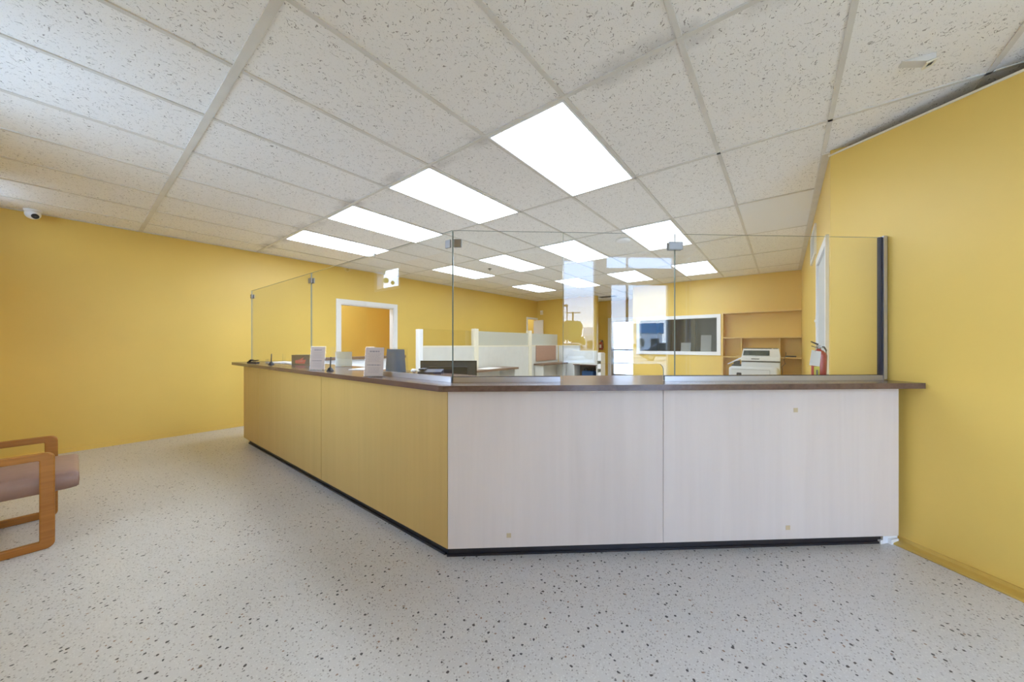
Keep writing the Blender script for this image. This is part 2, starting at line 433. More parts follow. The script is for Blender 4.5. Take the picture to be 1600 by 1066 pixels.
# top rises slightly towards the corner
for v in bb.bm.verts:
    if v.co.z > 2.55:
        s = (V((v.co.x, v.co.y, 0))-RW0).dot(RWD); v.co.z = 2.600-.047*max(0, min(1, s/.85))
struct(worldobj('wall_right', bb), 'yellow partition wall at the right, stopping short of the ceiling')
bb = B(CREAM); M = Mframe(RW0, RWD, RWN)
pts = [(-.01, 2.601), (.85, 2.554), (RWL, 2.554)]
for (s0, z0), (s1, z1) in zip(pts[:-1], pts[1:]):
    a = RW0+RWD*s0-RWN*.006; c = RW0+RWD*s1-RWN*.006
    bb.extr([(a.x, a.y, z0-.004), (c.x, c.y, z1-.004), (c.x, c.y, z1+.008), (a.x, a.y, z0+.008)], RWN*.145)
struct(worldobj('trim_1', bb), 'cream cap strip on top of the right wall')
struct(worldobj('wall_right_far', wallseg(B(YEL), (XR, 3.43), (XR, YB1), (1, 0), 0, CH+.1,
    [(3.58-3.43, 4.46-3.43, 0, 1.99)], ext=(-.0, .12))), 'yellow wall behind the counter at the right')
struct(worldobj('wall_back', wallseg(B(YEL), (XB1, YB1), (XR, YB1), (0, 1), 0, CH+.1,
    [(-2.75-XB1, -1.10-XB1, 1.05, 1.80)])), 'yellow back wall with an interior window')
struct(worldobj('wall_back_left', wallseg(B(YEL), (XL, YB2), (XB2, YB2), (0, 1), 0, CH+.1)), 'yellow back wall at the far left')
bb = B(YEL)
wallseg(bb, (-5.6, YB3), (XB1, YB3), (0, 1), 0, CH+.1, [(-4.415+5.6, -3.60+5.6, 0, 1.98)], ext=(.12, .12))
wallseg(bb, (-5.6, YB2+.12), (-5.6, YB3), (-1, 0), 0, CH+.1)
wallseg(bb, (XB1, YB1+.12), (XB1, YB3), (1, 0), 0, CH+.1)
struct(worldobj('wall_hall', bb), 'yellow end wall of the rear passage with the exit door')
bb = B(GREYW); O3 = RC+TA*.6
wallseg(bb, (XR+.12, 4.5), (XR+1.1, 4.5), (0, 1), 0, CH+.1, th=.1)
d_ = V((O3.x-(XR+1.1), O3.y-4.5, 0)); nn_ = V((-d_.y, d_.x, 0)).normalized()
wallseg(bb, (XR+1.1, 4.5), (O3.x, O3.y), nn_, 0, CH+.1, th=.1)
struct(worldobj('wall_outer', bb), 'outer wall beyond the right partition')

# low painted base at the foot of the walls
def baseb(name, p0, p1, nin, h_, t_, m=YEL, holes=()):
    p0, p1 = V((*p0, 0)), V((*p1, 0)); d = p1-p0; L = d.length; d.normalize()
    b = B(m).at(Mframe(p0, d, V((*nin, 0))))
    xs = [0]+[q for h in holes for q in h]+[L]
    for a, c in zip(xs[::2], xs[1::2]): b.box(a, c, 0, t_, 0, h_, 0)
    b.at(Matrix()); return struct(worldobj(name, b), 'painted base along the wall')
baseb('baseboard_left', (XL, YF), (XL, YB2), (1, 0), .045, .015, holes=[(2.93-YF, 4.19-YF), (8.78-YF, 9.42-YF-.01)])
# right wall: rounded curb
cb = B(YEL); 
prof = [(0, 0), (.078, 0), (.080, .006), (.072, .012), (.050, .015), (.030, .017), (.014, .020), (.008, .030), (0, .032)]
p_ = RW0+RWD*.30
cb.extr([(p_.x-RWN.x*a, p_.y-RWN.y*a, z) for a, z in prof], RWD*(RWL-.30), smooth=True)
struct(worldobj('baseboard_right', cb), 'rounded yellow curb at the foot of the right wall')

# ------------------------------------------------------------------ ceiling lights
def ceiling_light(label, LIGHT=LIGHT):
    x0, x1 = -.3048+.013, .3048-.013; y0, y1 = -.6096+.013, .6096-.013
    L = thing('ceiling_light', label, 'ceiling light', (0, 0, CH-.012), 'recessed ceiling light panels')
    b = B(LIGHT).box(x0+.012, x1-.012, y0+.012, y1-.012, CH-.008, CH-.002)
    obj('diffuser', b, L)
    b = B(WHITE)
    for q in ((x0, x0+.012, y0, y1), (x1-.012, x1, y0, y1), (x0, x1, y0, y0+.012), (x0, x1, y1-.012, y1)): b.box(*q, CH-.011, CH-.001)
    obj('frame', b, L)
    return L
rows = ['front row', 'middle row', 'rear row']
cols = ['nearest the right wall', 'second from the right wall', 'second from the left wall', 'nearest the left wall']
first = second = None
for j, jr in enumerate((1, 3, 5)):
    for i, ic in enumerate((-2, 0, 2, 4)):
        cx_ = -2.205-.6096*(ic+.5); cy_ = .516+1.2192*(jr+.5)
        lab = 'lit ceiling light panel, %s, %s' % (rows[j], cols[i])
        if first is None:
            first = ceiling_light(lab); first.location = (cx_, cy_, CH-.012)
        elif j == 0: dup(first, (cx_, cy_, CH-.012), lab)
        elif second is None: second = ceiling_light(lab, LIGHT2); second.location = (cx_, cy_, CH-.012)
        else: dup(second, (cx_, cy_, CH-.012), lab)

# ceiling fittings
def sprinkler(x, y, lab):
    b = B(DGREY, STEEL).lathe((x, y, CH), [(.030, -.012), (.034, -.004), (.034, -.0005)], 16, 0).cyl((x, y, CH-.035), (x, y, CH-.01), .007, mi=1).cyl((x, y, CH-.038), (x, y, CH-.034), .016, mi=1)
    return tag(obj('sprinkler_head', b), lab, 'sprinkler', 'ceiling sprinkler heads')
sprinkler(-5.04, 2.92, 'small dark sprinkler head beside the front light panel nearest the left wall')
sprinkler(-4.33, 4.83, 'small dark sprinkler head beside the middle row of light panels, left one')
sprinkler(-4.98, 5.26, 'small dark sprinkler head at the end of the middle left light panel')
b = B(WHITE).lathe((-1.70, 4.60, CH), [(.05, -.036), (.082, -.030), (.094, -.016), (.094, -.0005)], 32)
tag(obj('smoke_detector', b), 'round white disc detector on the ceiling beside a lit panel above the glass', 'detector')
t = thing('ceiling_vent', 'dark square air vent in the ceiling of the rear passage', 'vent', (-4.1, 10.0, CH-.01))
obj('vent_frame', B(WHITE).box(-4.38, -3.82, 9.97, 10.0, CH-.012, CH-.001).box(-4.38, -3.82, 9.62, 9.65, CH-.012, CH-.001).box(-4.38, -4.35, 9.62, 10, CH-.012, CH-.001).box(-3.85, -3.82, 9.62, 10, CH-.012, CH-.001), t)
b = B(DGREY)
for k in range(8): b.box(-4.35, -3.85, 9.66+k*.04, 9.675+k*.04, CH-.010, CH-.002)
obj('louvre', b, t)
# wedge shaped sensor on the near ceiling
t = thing('motion_sensor', 'small white boxy sensor fixed to the ceiling tile above the right wall', 'sensor', (.52, 2.58, CH-.05))
Ms = Matrix.Translation(V((.53, 2.60, 0))) @ Matrix.Rotation(math.radians(8), 4, 'Z')
obj('housing', B(GRID).at(Ms).extr([(-.065, -.024, CH-.002), (.050, -.024, CH-.002), (.050, -.024, CH-.030), (.022, -.024, CH-.034)], (0, .048, 0)).at(Matrix()), t)
Mt = Ms @ Matrix.Translation(V((.036, 0, CH-.036))) @ Matrix.Rotation(math.radians(-14), 4, 'Y')
b = B(CREAM).at(Mt)
for q in ((-.020, .020, -.026, -.016), (-.020, .020, .016, .026), (-.020, -.011, -.016, .016), (.011, .020, -.016, .016)): b.box(q[0], q[1], q[2], q[3], -.006, .001)
b.at(Matrix()); obj('bezel', b, t)
obj('lens', B(DGREY).at(Mt).box(-.011, .011, -.016, .016, -.002, .001).at(Matrix()), t)
# dome camera at top left
t = thing('security_camera', 'white dome security camera high in the corner of the left wall and ceiling', 'camera', (-6.24, -.27, CH-.09))
obj('base', B(WHITE).lathe((-6.24, -.27, CH), [(.055, -.025), (.062, -.012), (.062, 0)], 28), t)
obj('dome', B(WHITE).sph((-6.24, -.27, CH-.045), .055, sc=(1, 1, .95), seg=28), t)
dd = V((.78, .30, -.38)).normalized(); c0 = V((-6.24, -.27, CH-.05))
obj('lens', B(BLACK, DGREY).cyl(c0+dd*.03, c0+dd*.058, .026, mi=0).cyl(c0+dd*.05, c0+dd*.0595, .009, mi=1), t)

# ------------------------------------------------------------------ doors and windows
def casing(b, x0, x1, y0, y1, z1, w, th, axis, face, out):
    """three boards round an opening in a wall; axis 'Y' = wall plane x=face"""
    if axis == 'Y':
        fx = sorted((face, face+out))
        b.box(*fx, y0-w, y0, 0, z1+w); b.box(*fx, y1, y1+w, 0, z1+w); b.box(*fx, y0, y1, z1, z1+w)
    else:
        fy = sorted((face, face+out))
        b.box(x0-w, x0, *fy, 0, z1+w); b.box(x1, x1+w, *fy, 0, z1+w); b.box(x0, x1, *fy, z1, z1+w)
    return b
# left open doorway to a lit side room
dr = thing('door_1', 'open doorway with a wide white frame in the left wall', 'doorway', (XL, 3.55, 0)); struct(dr); del dr['category']
b = casing(B(WHITE), 0, 0, 3.008, 4.10, 1.967, .082, .0, 'Y', XL, .018)
obj('casing', b, dr)
b = B(WHITE).box(XL-.12, XL, 4.082, 4.10, 0, 1.967).box(XL-.12, XL, 3.008, 3.024, 0, 1.967).box(XL-.12, XL, 3.008, 4.10, 1.950, 1.967)
obj('jamb', b, dr)
# side room shell
bb = B(YEL)
bb.box(XL-1.72, XL-1.6, 2.2, 5.2, 0, CH); bb.box(XL-1.7, XL-.12, 2.1, 2.2, 0, CH); bb.box(XL-1.7, XL-.12, 5.2, 5.3, 0, CH)
struct(worldobj('wall_side_room', bb), 'yellow walls of the side room beyond the left doorway')
struct(worldobj('ceiling_side_room', B(TILE).box(XL-1.7, XL-.12, 2.1, 5.3, CH, CH+.05)), 'ceiling of the side room')
dup(first, (XL-.75, 3.3, CH-.012), 'lit ceiling panel of the side room beyond the left doorway')['group'] = 'side room lights'
# far left white door
dr = thing('door_2', 'white door standing ajar in its frame at the far end of the left wall', 'door', (XL, 9.1, 0)); struct(dr); del dr['category']
obj('casing', casing(B(WHITE), 0, 0, 8.86, 9.36, 2.02, .06, 0, 'Y', XL, .018), dr)
lf = obj('door_leaf', B(WHITE).box(XL-.06, XL+.30, 9.29, 9.33, .01, 2.0, bev=.003), dr)
obj('door_handle', B(STEEL).cyl((XL+.24, 9.25, 1.0), (XL+.24, 9.29, 1.0), .022).cyl((XL+.24, 9.25, 1.0), (XL+.15, 9.25, 1.0), .009), lf)
struct(worldobj('wall_closet', B(YEL).box(XL-.8, XL-.7, 8.6, 9.6, 0, CH).box(XL-.8, XL-.12, 8.6, 8.7, 0, CH).box(XL-.8, XL-.12, 9.54, 9.6, 0, CH)), 'yellow wall beyond the far door')
# exit door
dr = thing('door_3', 'glass exit door with a push bar at the far end of the office', 'door', (-4.0, YB3, 0)); struct(dr); del dr['category']
obj('casing', casing(B(WHITE), -4.415, -3.60, 0, 0, 1.98, .10, 0, 'X', YB3, -.03), dr)
b = B(ALU)
for q in ((-4.415, -4.34, 0, 1.98), (-3.675, -3.60, 0, 1.98), (-4.34, -3.675, 1.93, 1.98), (-4.34, -3.675, .02, .26), (-4.34, -3.675, .60, .63)): b.box(q[0], q[1], YB3+.02, YB3+.065, q[2], q[3])
lf = obj('door_leaf', b, dr)
obj('pane', B(WGLASS).box(-4.34, -3.675, YB3+.038, YB3+.046, .26, 1.93), lf)
obj('push_bar', B(STEEL).box(-4.40, -3.62, YB3-.045, YB3-.01, 1.02, 1.07, bev=.006).box(-4.40, -4.36, YB3-.03, YB3+.03, 1.01, 1.08).box(-3.66, -3.62, YB3-.03, YB3+.03, 1.01, 1.08), lf)
obj('sill', B(WHITE).box(-4.51, -3.5, YB3-.05, YB3+.12, 0, .018), dr)
# grey door in far right wall
dr = thing('door_4', 'grey door in a white frame behind the counter at the right', 'door', (XR, 4.0, 0)); struct(dr); del dr['category']
obj('casing', casing(B(WHITE), 0, 0, 3.60, 4.46, 1.985, .07, 0, 'Y', XR, -.02), dr)
lf = obj('door_leaf', B(DOORG).box(XR-.004, XR+.04, 3.60, 4.46, .01, 1.98, bev=.003), dr)
obj('door_handle', B(STEEL).cyl((XR-.03, 4.38, 1.0), (XR+.03, 4.38, 1.0), .02).cyl((XR-.03, 4.38, 1.0), (XR-.03, 4.28, 1.0), .009), lf)
# interior window in the back wall
wn = thing('window_1', 'wide interior window with a white frame in the back wall', 'window', (-1.92, YB1, 1.0)); struct(wn); del wn['category']
b = B(WHITE)
for q in ((-2.81, -1.04, .985, 1.06), (-2.81, -1.04, 1.79, 1.865), (-2.81, -2.735, 1.06, 1.79), (-1.115, -1.04, 1.06, 1.79)): b.box(q[0], q[1], YB1-.025, YB1+.10, q[2], q[3], bev=.004)
obj('window_frame', b, wn)
obj('pane', B(DGLASS).box(-2.735, -1.115, YB1+.03, YB1+.038, 1.06, 1.79), wn)
bb = B(GREYW)
bb.box(XB1+.12, XR+.15, 11.0, 11.1, 0, CH).box(XB1+.12, XB1+.14, YB1+.12, 11.0, 0, CH).box(XR, XR+.15, YB1+.12, 11.0, 0, CH)
struct(worldobj('wall_inner_office', bb), 'grey walls of the unlit room behind the interior window')
bb = B(BROWNP); bb.box(-2.72, -1.78, 9.9, 9.95, 0, 2.1, bev=.004)
for k in range(6): bb.box(-2.66+k*.15, -2.65+k*.15, 9.885, 9.9, .1, 2.0)
tag(obj('room_divider', bb), 'brown slatted divider seen through the interior window', 'divider')
dk = thing('office_desk', 'dark office desk in the room behind the interior window', 'desk', (-1.6, 9.4, 0))
obj('desk_top', B(BLACK).box(-2.5, -.6, 9.1, 9.8, .98, 1.02, bev=.004), dk)
for xx in (-2.45, -.68): obj('leg', B(BLACK).box(xx, xx+.03, 9.12, 9.78, 0, .98), dk)
for k, (x, w, h_) in enumerate(((-2.0, .22, .24), (-1.56, .22, .42))):
    b = B(PAPER).extr([(x, 9.3, 1.02), (x+w, 9.3, 1.02), (x+w, 9.36, 1.02+h_), (x, 9.36, 1.02+h_)], (0, .008, 0))
    tag(obj('paper_sheet', b), ['small pale sheet propped on the desk behind the interior window, left one', 'tall white sheet propped on the desk behind the interior window, right one'][k], 'paper')

# switches, vent, thermostat
t = thing('wall_vent', 'white louvred wall vent high above the grey door at the right', 'vent', (XR-.01, 5.1, 2.15))
b = B(WHITE)
for q in ((4.76, 5.46, 2.16, 2.19), (4.76, 5.46, 2.45, 2.48), (4.76, 4.79, 2.19, 2.45), (5.43, 5.46, 2.19, 2.45)): b.box(XR-.018, XR, *q)
obj('vent_frame', b, t)
b = B(PUTTY)
for k in range(8): b.box(XR-.012, XR, 4.79, 5.43, 2.198+k*.031, 2.215+k*.031)
obj('louvre', b, t)
t = thing('light_switch', 'pale switch plate on the yellow wall beside the grey door', 'switch', (XR, 4.78, 1.4))
obj('plate', B(PUTTY).box(XR-.008, XR, 4.70, 4.80, 1.40, 1.52, bev=.002), t)
obj('toggle', B(WHITE).box(XR-.018, XR-.008, 4.742, 4.756, 1.45, 1.475), t)
t = thing('wall_sounder', 'small pale alarm sounder high on the far left back wall', 'alarm', (-6.17, YB2, 2.2))
obj('housing', B(PAPERB).box(-6.22, -6.12, YB2-.04, YB2, 2.18, 2.32, bev=.008), t)
obj('lamp', B(WHITE).box(-6.20, -6.14, YB2-.055, YB2-.04, 2.26, 2.30, bev=.004), t)

# storefront glazing
wn = thing('window_2', 'tall storefront window behind the camera', 'window', SF(1.33)); struct(wn); del wn['category']
Ms = Mframe(SF(0), TA, NA)
b = B(ALU).at(Ms)
for q in ((1.06, 1.09, .10, 2.575), (1.57, 1.60, .10, 2.575), (1.09, 1.57, .10, .14), (1.09, 1.57, 2.545, 2.575), (1.09, 1.57, .90, .93)): b.box(q[0], q[1], .02, .08, q[2], q[3])
b.at(Matrix()); obj('window_frame', b, wn)
obj('pane', B(WGLASS).at(Ms).box(1.09, 1.57, .045, .051, .14, 2.545).at(Matrix()), wn)
wn = thing('window_3', 'transom window over the storefront door', 'window', SF(2.3, 0, 2.42)); struct(wn); del wn['category']
b = B(ALU).at(Ms)
for q in ((1.755, 1.775, 2.42, 2.63), (2.85, 2.87, 2.42, 2.63), (1.775, 2.85, 2.42, 2.435), (1.775, 2.85, 2.615, 2.63)): b.box(q[0], q[1], .02, .08, q[2], q[3])
b.at(Matrix()); obj('window_frame', b, wn)
obj('pane', B(WGLASS).at(Ms).box(1.775, 2.85, .045, .051, 2.435, 2.615).at(Matrix()), wn)
dr = thing('door_5', 'glazed storefront door behind the camera', 'door', SF(2.3)); struct(dr); del dr['category']
b = B(WHITE).at(Ms)
for q in ((1.78, 1.85, 0, 2.20), (2.765, 2.80, 0, 2.20), (1.85, 2.765, 2.17, 2.20), (1.85, 2.765, .02, .14)): b.box(q[0], q[1], .02, .08, q[2], q[3])
b.at(Matrix()); lf = obj('door_leaf', b, dr)
obj('pane', B(WGLASS).at(Ms).box(1.85, 2.765, .045, .051, .14, 2.17).at(Matrix()), lf)
obj('pull_handle', B(STEEL).at(Ms).cyl((1.90, .0, .95), (1.90, .0, 1.25), .012).cyl((1.90, 0, .97), (1.90, .045, .97), .008).cyl((1.90, 0, 1.23), (1.90, .045, 1.23), .008).at(Matrix()), lf)
wn = thing('window_4', 'small high window in the wall behind the camera', 'window', (-5.4, YF, 2.245)); struct(wn); del wn['category']
b = B(WHITE)
for q in ((-6.04, -5.95, 2.20, 2.64), (-5.27, -5.23, 2.20, 2.64), (-5.95, -5.27, 2.20, 2.245), (-5.95, -5.27, 2.60, 2.635)): b.box(q[0], q[1], YF-.10, YF+.015, q[2], q[3])
obj('window_frame', b, wn)
obj('pane', B(WGLASS).box(-5.95, -5.27, YF-.06, YF-.054, 2.245, 2.60), wn)

wn = thing('window_6', 'very narrow sidelight in the right wall near the storefront', 'window', RW0+RWD*3.3); struct(wn); del wn['category']
Mw = Mframe(RW0, RWD, RWN)
obj('window_frame', B(WHITE).at(Mw).box(3.23, 3.25, -.01, .06, .53, 2.52).box(3.36, 3.38, -.01, .06, .53, 2.52).box(3.25, 3.36, -.01, .06, .53, .55).box(3.25, 3.36, -.01, .06, 2.50, 2.52).at(Matrix()), wn)
obj('pane', B(WGLASS).at(Mw).box(3.25, 3.36, .05, .056, .55, 2.50).at(Matrix()), wn)
wn = thing('fill_window', 'added window behind the camera that fills the front room with daylight', 'window', (-3.1, YF, .80)); struct(wn); del wn['category']  # unseen window, added to brighten the front room and ceiling
b = B(ALU)
for x in (-3.75, -3.095, -2.44): b.box(x, x+.04, YF-.10, YF-.03, .80, 2.50)
for z in (.80, 2.46): b.box(-3.71, -2.44, YF-.10, YF-.03, z, z+.04)
obj('window_frame', b, wn)
for x in (-3.71, -3.055): obj('pane', B(WGLASS).box(x, x+.615, YF-.07, YF-.064, .84, 2.46), wn)

# ------------------------------------------------------------------ the counter
PF = 1.31                                              # front plane of the left wing panels
def CP(s, off): return K0+TA*s+NA*off                  # angled wing: s along, off towards customers
Mc = Mframe(K0, TA, -NA)                               # local x along the wing, local y into the office
cnt = thing('reception_counter', 'long pale wood-grain reception counter turning a corner, with dark top and black plinth', 'counter', (-1.5, 2.0, 0))
# inner corner line (bisector) so the two wings mitre
def line_isect(p, d, q, e):
    den = d.x*e.y-d.y*e.x; t = ((q.x-p.x)*e.y-(q.y-p.y)*e.x)/den; return p+d*t
XV = V((-1, 0, 0))
def corner(oy, off): return line_isect(V((0, oy, 0)), XV, K0+NA*off, TA)
PO = .022                                              # panel face offset of angled wing
c_out = corner(PF, PO); c_in = corner(PF+.02, PO-.02)
def s_of(p): return (p-K0).dot(TA)
SE = 2.715                                             # panel end near the right wall
# left wing panels (seams at X)
seams = [c_out.x, -3.11, -4.745, -5.29]
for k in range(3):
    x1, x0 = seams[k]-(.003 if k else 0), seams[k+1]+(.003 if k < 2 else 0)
    b = B(LAM_WARMLIT)
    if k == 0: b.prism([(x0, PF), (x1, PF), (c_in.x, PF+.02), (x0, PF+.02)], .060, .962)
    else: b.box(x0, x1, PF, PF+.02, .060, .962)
    worldobj('front_panel', b, cnt)['label'] = 'wood-grain panel of the left wing with golden light in its colour'
sA = 1.252
b = B(LAM).at(Mc); so, si = s_of(c_out)+.003, s_of(c_in)+.003
b.prism([(so, -PO), (sA-.0015, -PO), (sA-.0015, -PO+.02), (si, -PO+.02)], .060, .962); b.at(Matrix()); worldobj('front_panel', b, cnt)
b = B(LAM).at(Mc).box(sA+.0015, SE, -PO, -PO+.02, .060, .962).at(Matrix()); worldobj('front_panel', b, cnt)
b = B(LAM_WARMLIT).box(-5.29, -5.27, PF+.02, 1.73, .060, .962); worldobj('end_panel', b, cnt)
# dark backing strips show in the joints
for xs_ in (-3.11, -4.745): obj('joint_strip', B(BROWNP).box(xs_-.02, xs_+.02, PF+.0203, PF+.024, .062, .96), cnt)
obj('joint_strip', B(BROWNP).at(Mc).box(sA-.02, sA+.02, -PO+.0203, -PO+.024, .062, .96).at(Matrix()), cnt)
# carcass behind the panels
ci2 = corner(PF+.5, -.5+PO)
b = B(OFFW).box(-5.26, -4.9, PF+.03, PF+.05, .05, .95)
p1 = corner(PF+.40, PO-.40); p0 = corner(PF+.42, PO-.42)
b.prism([(-5.27, PF+.40), (p1.x, p1.y), (p0.x, p0.y), (-5.27, PF+.42)], .02, .962)
e1 = CP(2.45, PO-.40); e0 = CP(2.45, PO-.42)
b.prism([(p1.x, p1.y), (e1.x, e1.y), (e0.x, e0.y), (p0.x, p0.y)], .02, .962)
worldobj('back_panel', b, cnt)
# plinth
q1 = corner(PF+.035, PO-.035)
b = B(KICK)
b.prism([(-5.17, PF+.030), (q1.x-.02, PF+.030), (q1.x-.006, PF+.034), (q1.x-.02, PF+.06), (-5.17, PF+.06)], 0, .060)
sk = s_of(q1)
a_ = [CP(sk-.01, -.012), CP(2.64, -.012), CP(2.64, -.035), CP(sk+.0, -.05)]
b.prism([(p.x, p.y) for p in a_], 0, .060)
pts = [CP(sk-.02, -.003), CP(2.62, -.003), CP(2.62, -.012), CP(sk-.02, -.012)]
b.prism([(p.x, p.y) for p in pts], 0, .012)
b.prism([(-5.17, PF+.018), (q1.x-.03, PF+.018), (q1.x-.03, PF+.03), (-5.17, PF+.03)], 0, .012)
worldobj('plinth', b, cnt)
b = B(WHITE)
for (s0, s1, z1, o_) in ((2.64, 2.70, .058, .0), (2.68, 2.74, .03, .012), (2.62, 2.66, .022, .004), (2.70, 2.76, .055, -.01)):
    p = [CP(s0, o_), CP(s1, o_-.01), CP(s1, o_-.05), CP(s0, o_-.05)]
    b.prism([(q.x, q.y) for q in p], 0, z1)
o = worldobj('plinth_end', b, cnt); o['label'] = 'broken white plaster end of the plinth'
# worktop with clipped corner
OH = .078; ZT, ZB = .995, .962
w0 = corner(PF-OH+.0, PO+OH)
cl = .0
wi = corner(PF+.50, PO-.50)
SW = 2.80
wa, wb = CP(SW-.02, PO+OH), CP(SW+.02-.0, PO-.60)
# the end follows the right wall
we0 = line_isect(K0+NA*(PO+OH), TA, RW0-RWN*.004, RWD); we1 = line_isect(K0+NA*(PO-.35), TA, RW0-RWN*.004, RWD)
we2 = V((XR-.004, RW0.y+.02, 0)); we3 = line_isect(K0+NA*(PO-.50), TA, V((XR-.004, 0, 0)), V((0, 1, 0)))
poly = [(-5.48, PF-OH), (w0.x-.012, w0.y), (w0.x+.010, w0.y+.009), (we0.x, we0.y), (RW0.x-.006, RW0.y-.004), (we3.x, we3.y), (wi.x, wi.y), (-5.48, PF+.50)]
b = B(TOP).prism(poly, ZB, ZT)
worldobj('worktop', b, cnt)
def patch(p, n_, d_, w, h_, z, name='adhesive_patch'):
    b = B(TAN).at(Mframe(p, d_, n_)).box(-w/2, w/2, 0, .0015, z, z+h_).at(Matrix())
    o = obj(name, b, cnt); o['label'] = 'tan square of old adhesive'; return o
for s_, z_ in ((.348, .115), (2.062, .816), (2.014, .115)): patch(CP(s_, PO), NA, TA, .026, .026, z_)

# ------------------------------------------------------------------ glass screens
GO = -.085                                             # glass plane offset, angled wing
GT = .010
ZG1 = 1.905
gc = corner(1.40, GO)
sg0 = s_of(gc)+.006
def sp(px_s): return px_s
def angled_panel(name, s0, s1, poly=None, label='', group=None):
    t = thing(name, label, 'glass screen', CP((s0+s1)/2, GO, ) + V((0, 0, ZT)), group)
    return t
Mg = Mframe(K0+NA*(GO), TA, -NA)
def gpane(t, pts, th=GT):
    b = B(GLASS, GEDGE).at(Mg).extr([(s, 0, z) for s, z in pts], (0, th, 0), 0, 1).at(Matrix())
    return obj('glass_pane', b, t)
def channel(t, s0, s1):
    b = B(ALU, GASK).at(Mg).box(s0, s1, -.008, -.001, ZT, ZT+.030).box(s0, s1, GT+.001, GT+.008, ZT, ZT+.030).box(s0, s1, -.001, GT+.001, ZT, ZT+.006)
    b.box(s0, s1, -.001, -.0001, ZT+.006, ZT+.033, 1).box(s0, s1, GT+.0001, GT+.001, ZT+.006, ZT+.033, 1).at(Matrix())
    return obj('base_channel', b, t)
s1_, s2_, s3_, s4_ = .685, 1.382, 1.309, 2.742
t1 = angled_panel('glass_screen', sg0, s1_, label='clear glass screen right of the counter corner, on a short aluminium channel', group='glass screens on the counter')
gpane(t1, [(sg0, ZT+.006), (s1_-.003, ZT+.006), (s1_-.003, ZG1), (sg0, ZG1)]); channel(t1, sg0, s1_-.021)
t2 = angled_panel('glass_screen', s1_, s2_, label='middle clear glass screen raised above an open transaction slot, no channel under it', group='glass screens on the counter')
rr = [(s3_-.03+.03*math.sin(a), 1.072+.03*math.cos(a)) for a in [k*PI/2/5 for k in range(6)]]
rr = [(s3_-.03, 1.102), (s3_-.018, 1.098), (s3_-.006, 1.086), (s3_, 1.07)]
gpane(t2, [(s1_, 1.102)]+rr+[(s3_+.001, ZT+.006), (s2_-.002, ZT+.006), (s2_-.002, ZG1), (s1_, ZG1)])
t3 = angled_panel('glass_screen', s2_, s4_, label='wide clear glass screen at the right, in an aluminium channel against the wall', group='glass screens on the counter')
gpane(t3, [(s2_+.001, ZT+.006), (s4_-.012, ZT+.006), (s4_-.012, ZG1), (s2_+.001, ZG1)]); channel(t3, s3_+.004, s4_)
b = B(ALU, GASK).at(Mg).box(s4_-.010, s4_+.012, -.014, -.001, ZT+.004, ZG1+.006).box(s4_-.010, s4_+.012, GT+.001, GT+.014, ZT+.004, ZG1+.006).box(s4_+.004, s4_+.012, -.001, GT+.001, ZT+.004, ZG1+.006)
b.box(s4_+.012, s4_+.016, -.012, GT+.012, ZT+.004, ZG1, 1).box(s4_-.022, s4_-.010, -.006, GT+.006, ZT+.03, ZG1, 1).at(Matrix()); obj('wall_channel', b, t3)
def clip(t, M, s, z, w=.045, h_=.05):
    b = B(STEEL).at(M).box(s-w, s+w, -.012, -.0008, z, z+h_, bev=.004).box(s-w, s+w, GT+.0008, GT+.012, z, z+h_, bev=.004).at(Matrix())
    return obj('glass_clip', b, t)
clip(t3, Mg, s2_, ZG1-.10)
# left wing
Ml = Mframe(V((0, gc.y, 0)), V((1, 0, 0)), V((0, 1, 0)))
def lpane(t, x0, x1, slot=None):
    low = [(x0, 0, ZT+.006)] if slot is None else [(x0, 0, 1.102), (slot-.03, 0, 1.102), (slot-.012, 0, 1.097), (slot-.003, 0, 1.085), (slot, 0, 1.07), (slot, 0, ZT+.006)]
    b = B(GLASS, GEDGE).at(Ml).extr(low+[(x1, 0, ZT+.006), (x1, 0, ZG1), (x0, 0, ZG1)], (0, GT, 0), 0, 1).at(Matrix())
    return obj('glass_pane', b, t)
def lchannel(t, x0, x1):
    b = B(ALU).at(Ml).box(x0, x1, -.008, -.001, ZT, ZT+.030).box(x0, x1, GT+.001, GT+.008, ZT, ZT+.030).box(x0, x1, -.001, GT+.001, ZT, ZT+.006).at(Matrix())
    return obj('base_channel', b, t)
t4 = thing('glass_screen', 'long clear glass screen on the left wing, meeting the corner, with a slot under it', 'glass screen', (-2.6, gc.y, ZT), 'glass screens on the counter')
lpane(t4, -3.546, gc.x-.001, -2.50); lchannel(t4, -2.495, gc.x-.004)
b = B(STEEL).at(Ml).box(gc.x-.05, gc.x-.004, -.014, -.001, ZG1-.105, ZG1-.055, bev=.004).at(Mg).box(sg0+.003, sg0+.052, -.014, -.001, ZG1-.105, ZG1-.055, bev=.004).at(Matrix())
obj('glass_clip', b, t4)
t5 = thing('glass_screen', 'clear glass screen at the far left end of the counter', 'glass screen', (-4.4, gc.y, ZT), 'glass screens on the counter')
lpane(t5, -5.34, -3.55)
clip(t5, Ml, -5.31, ZG1-.10, .028); clip(t4, Ml, -3.548, ZG1-.10, .035)

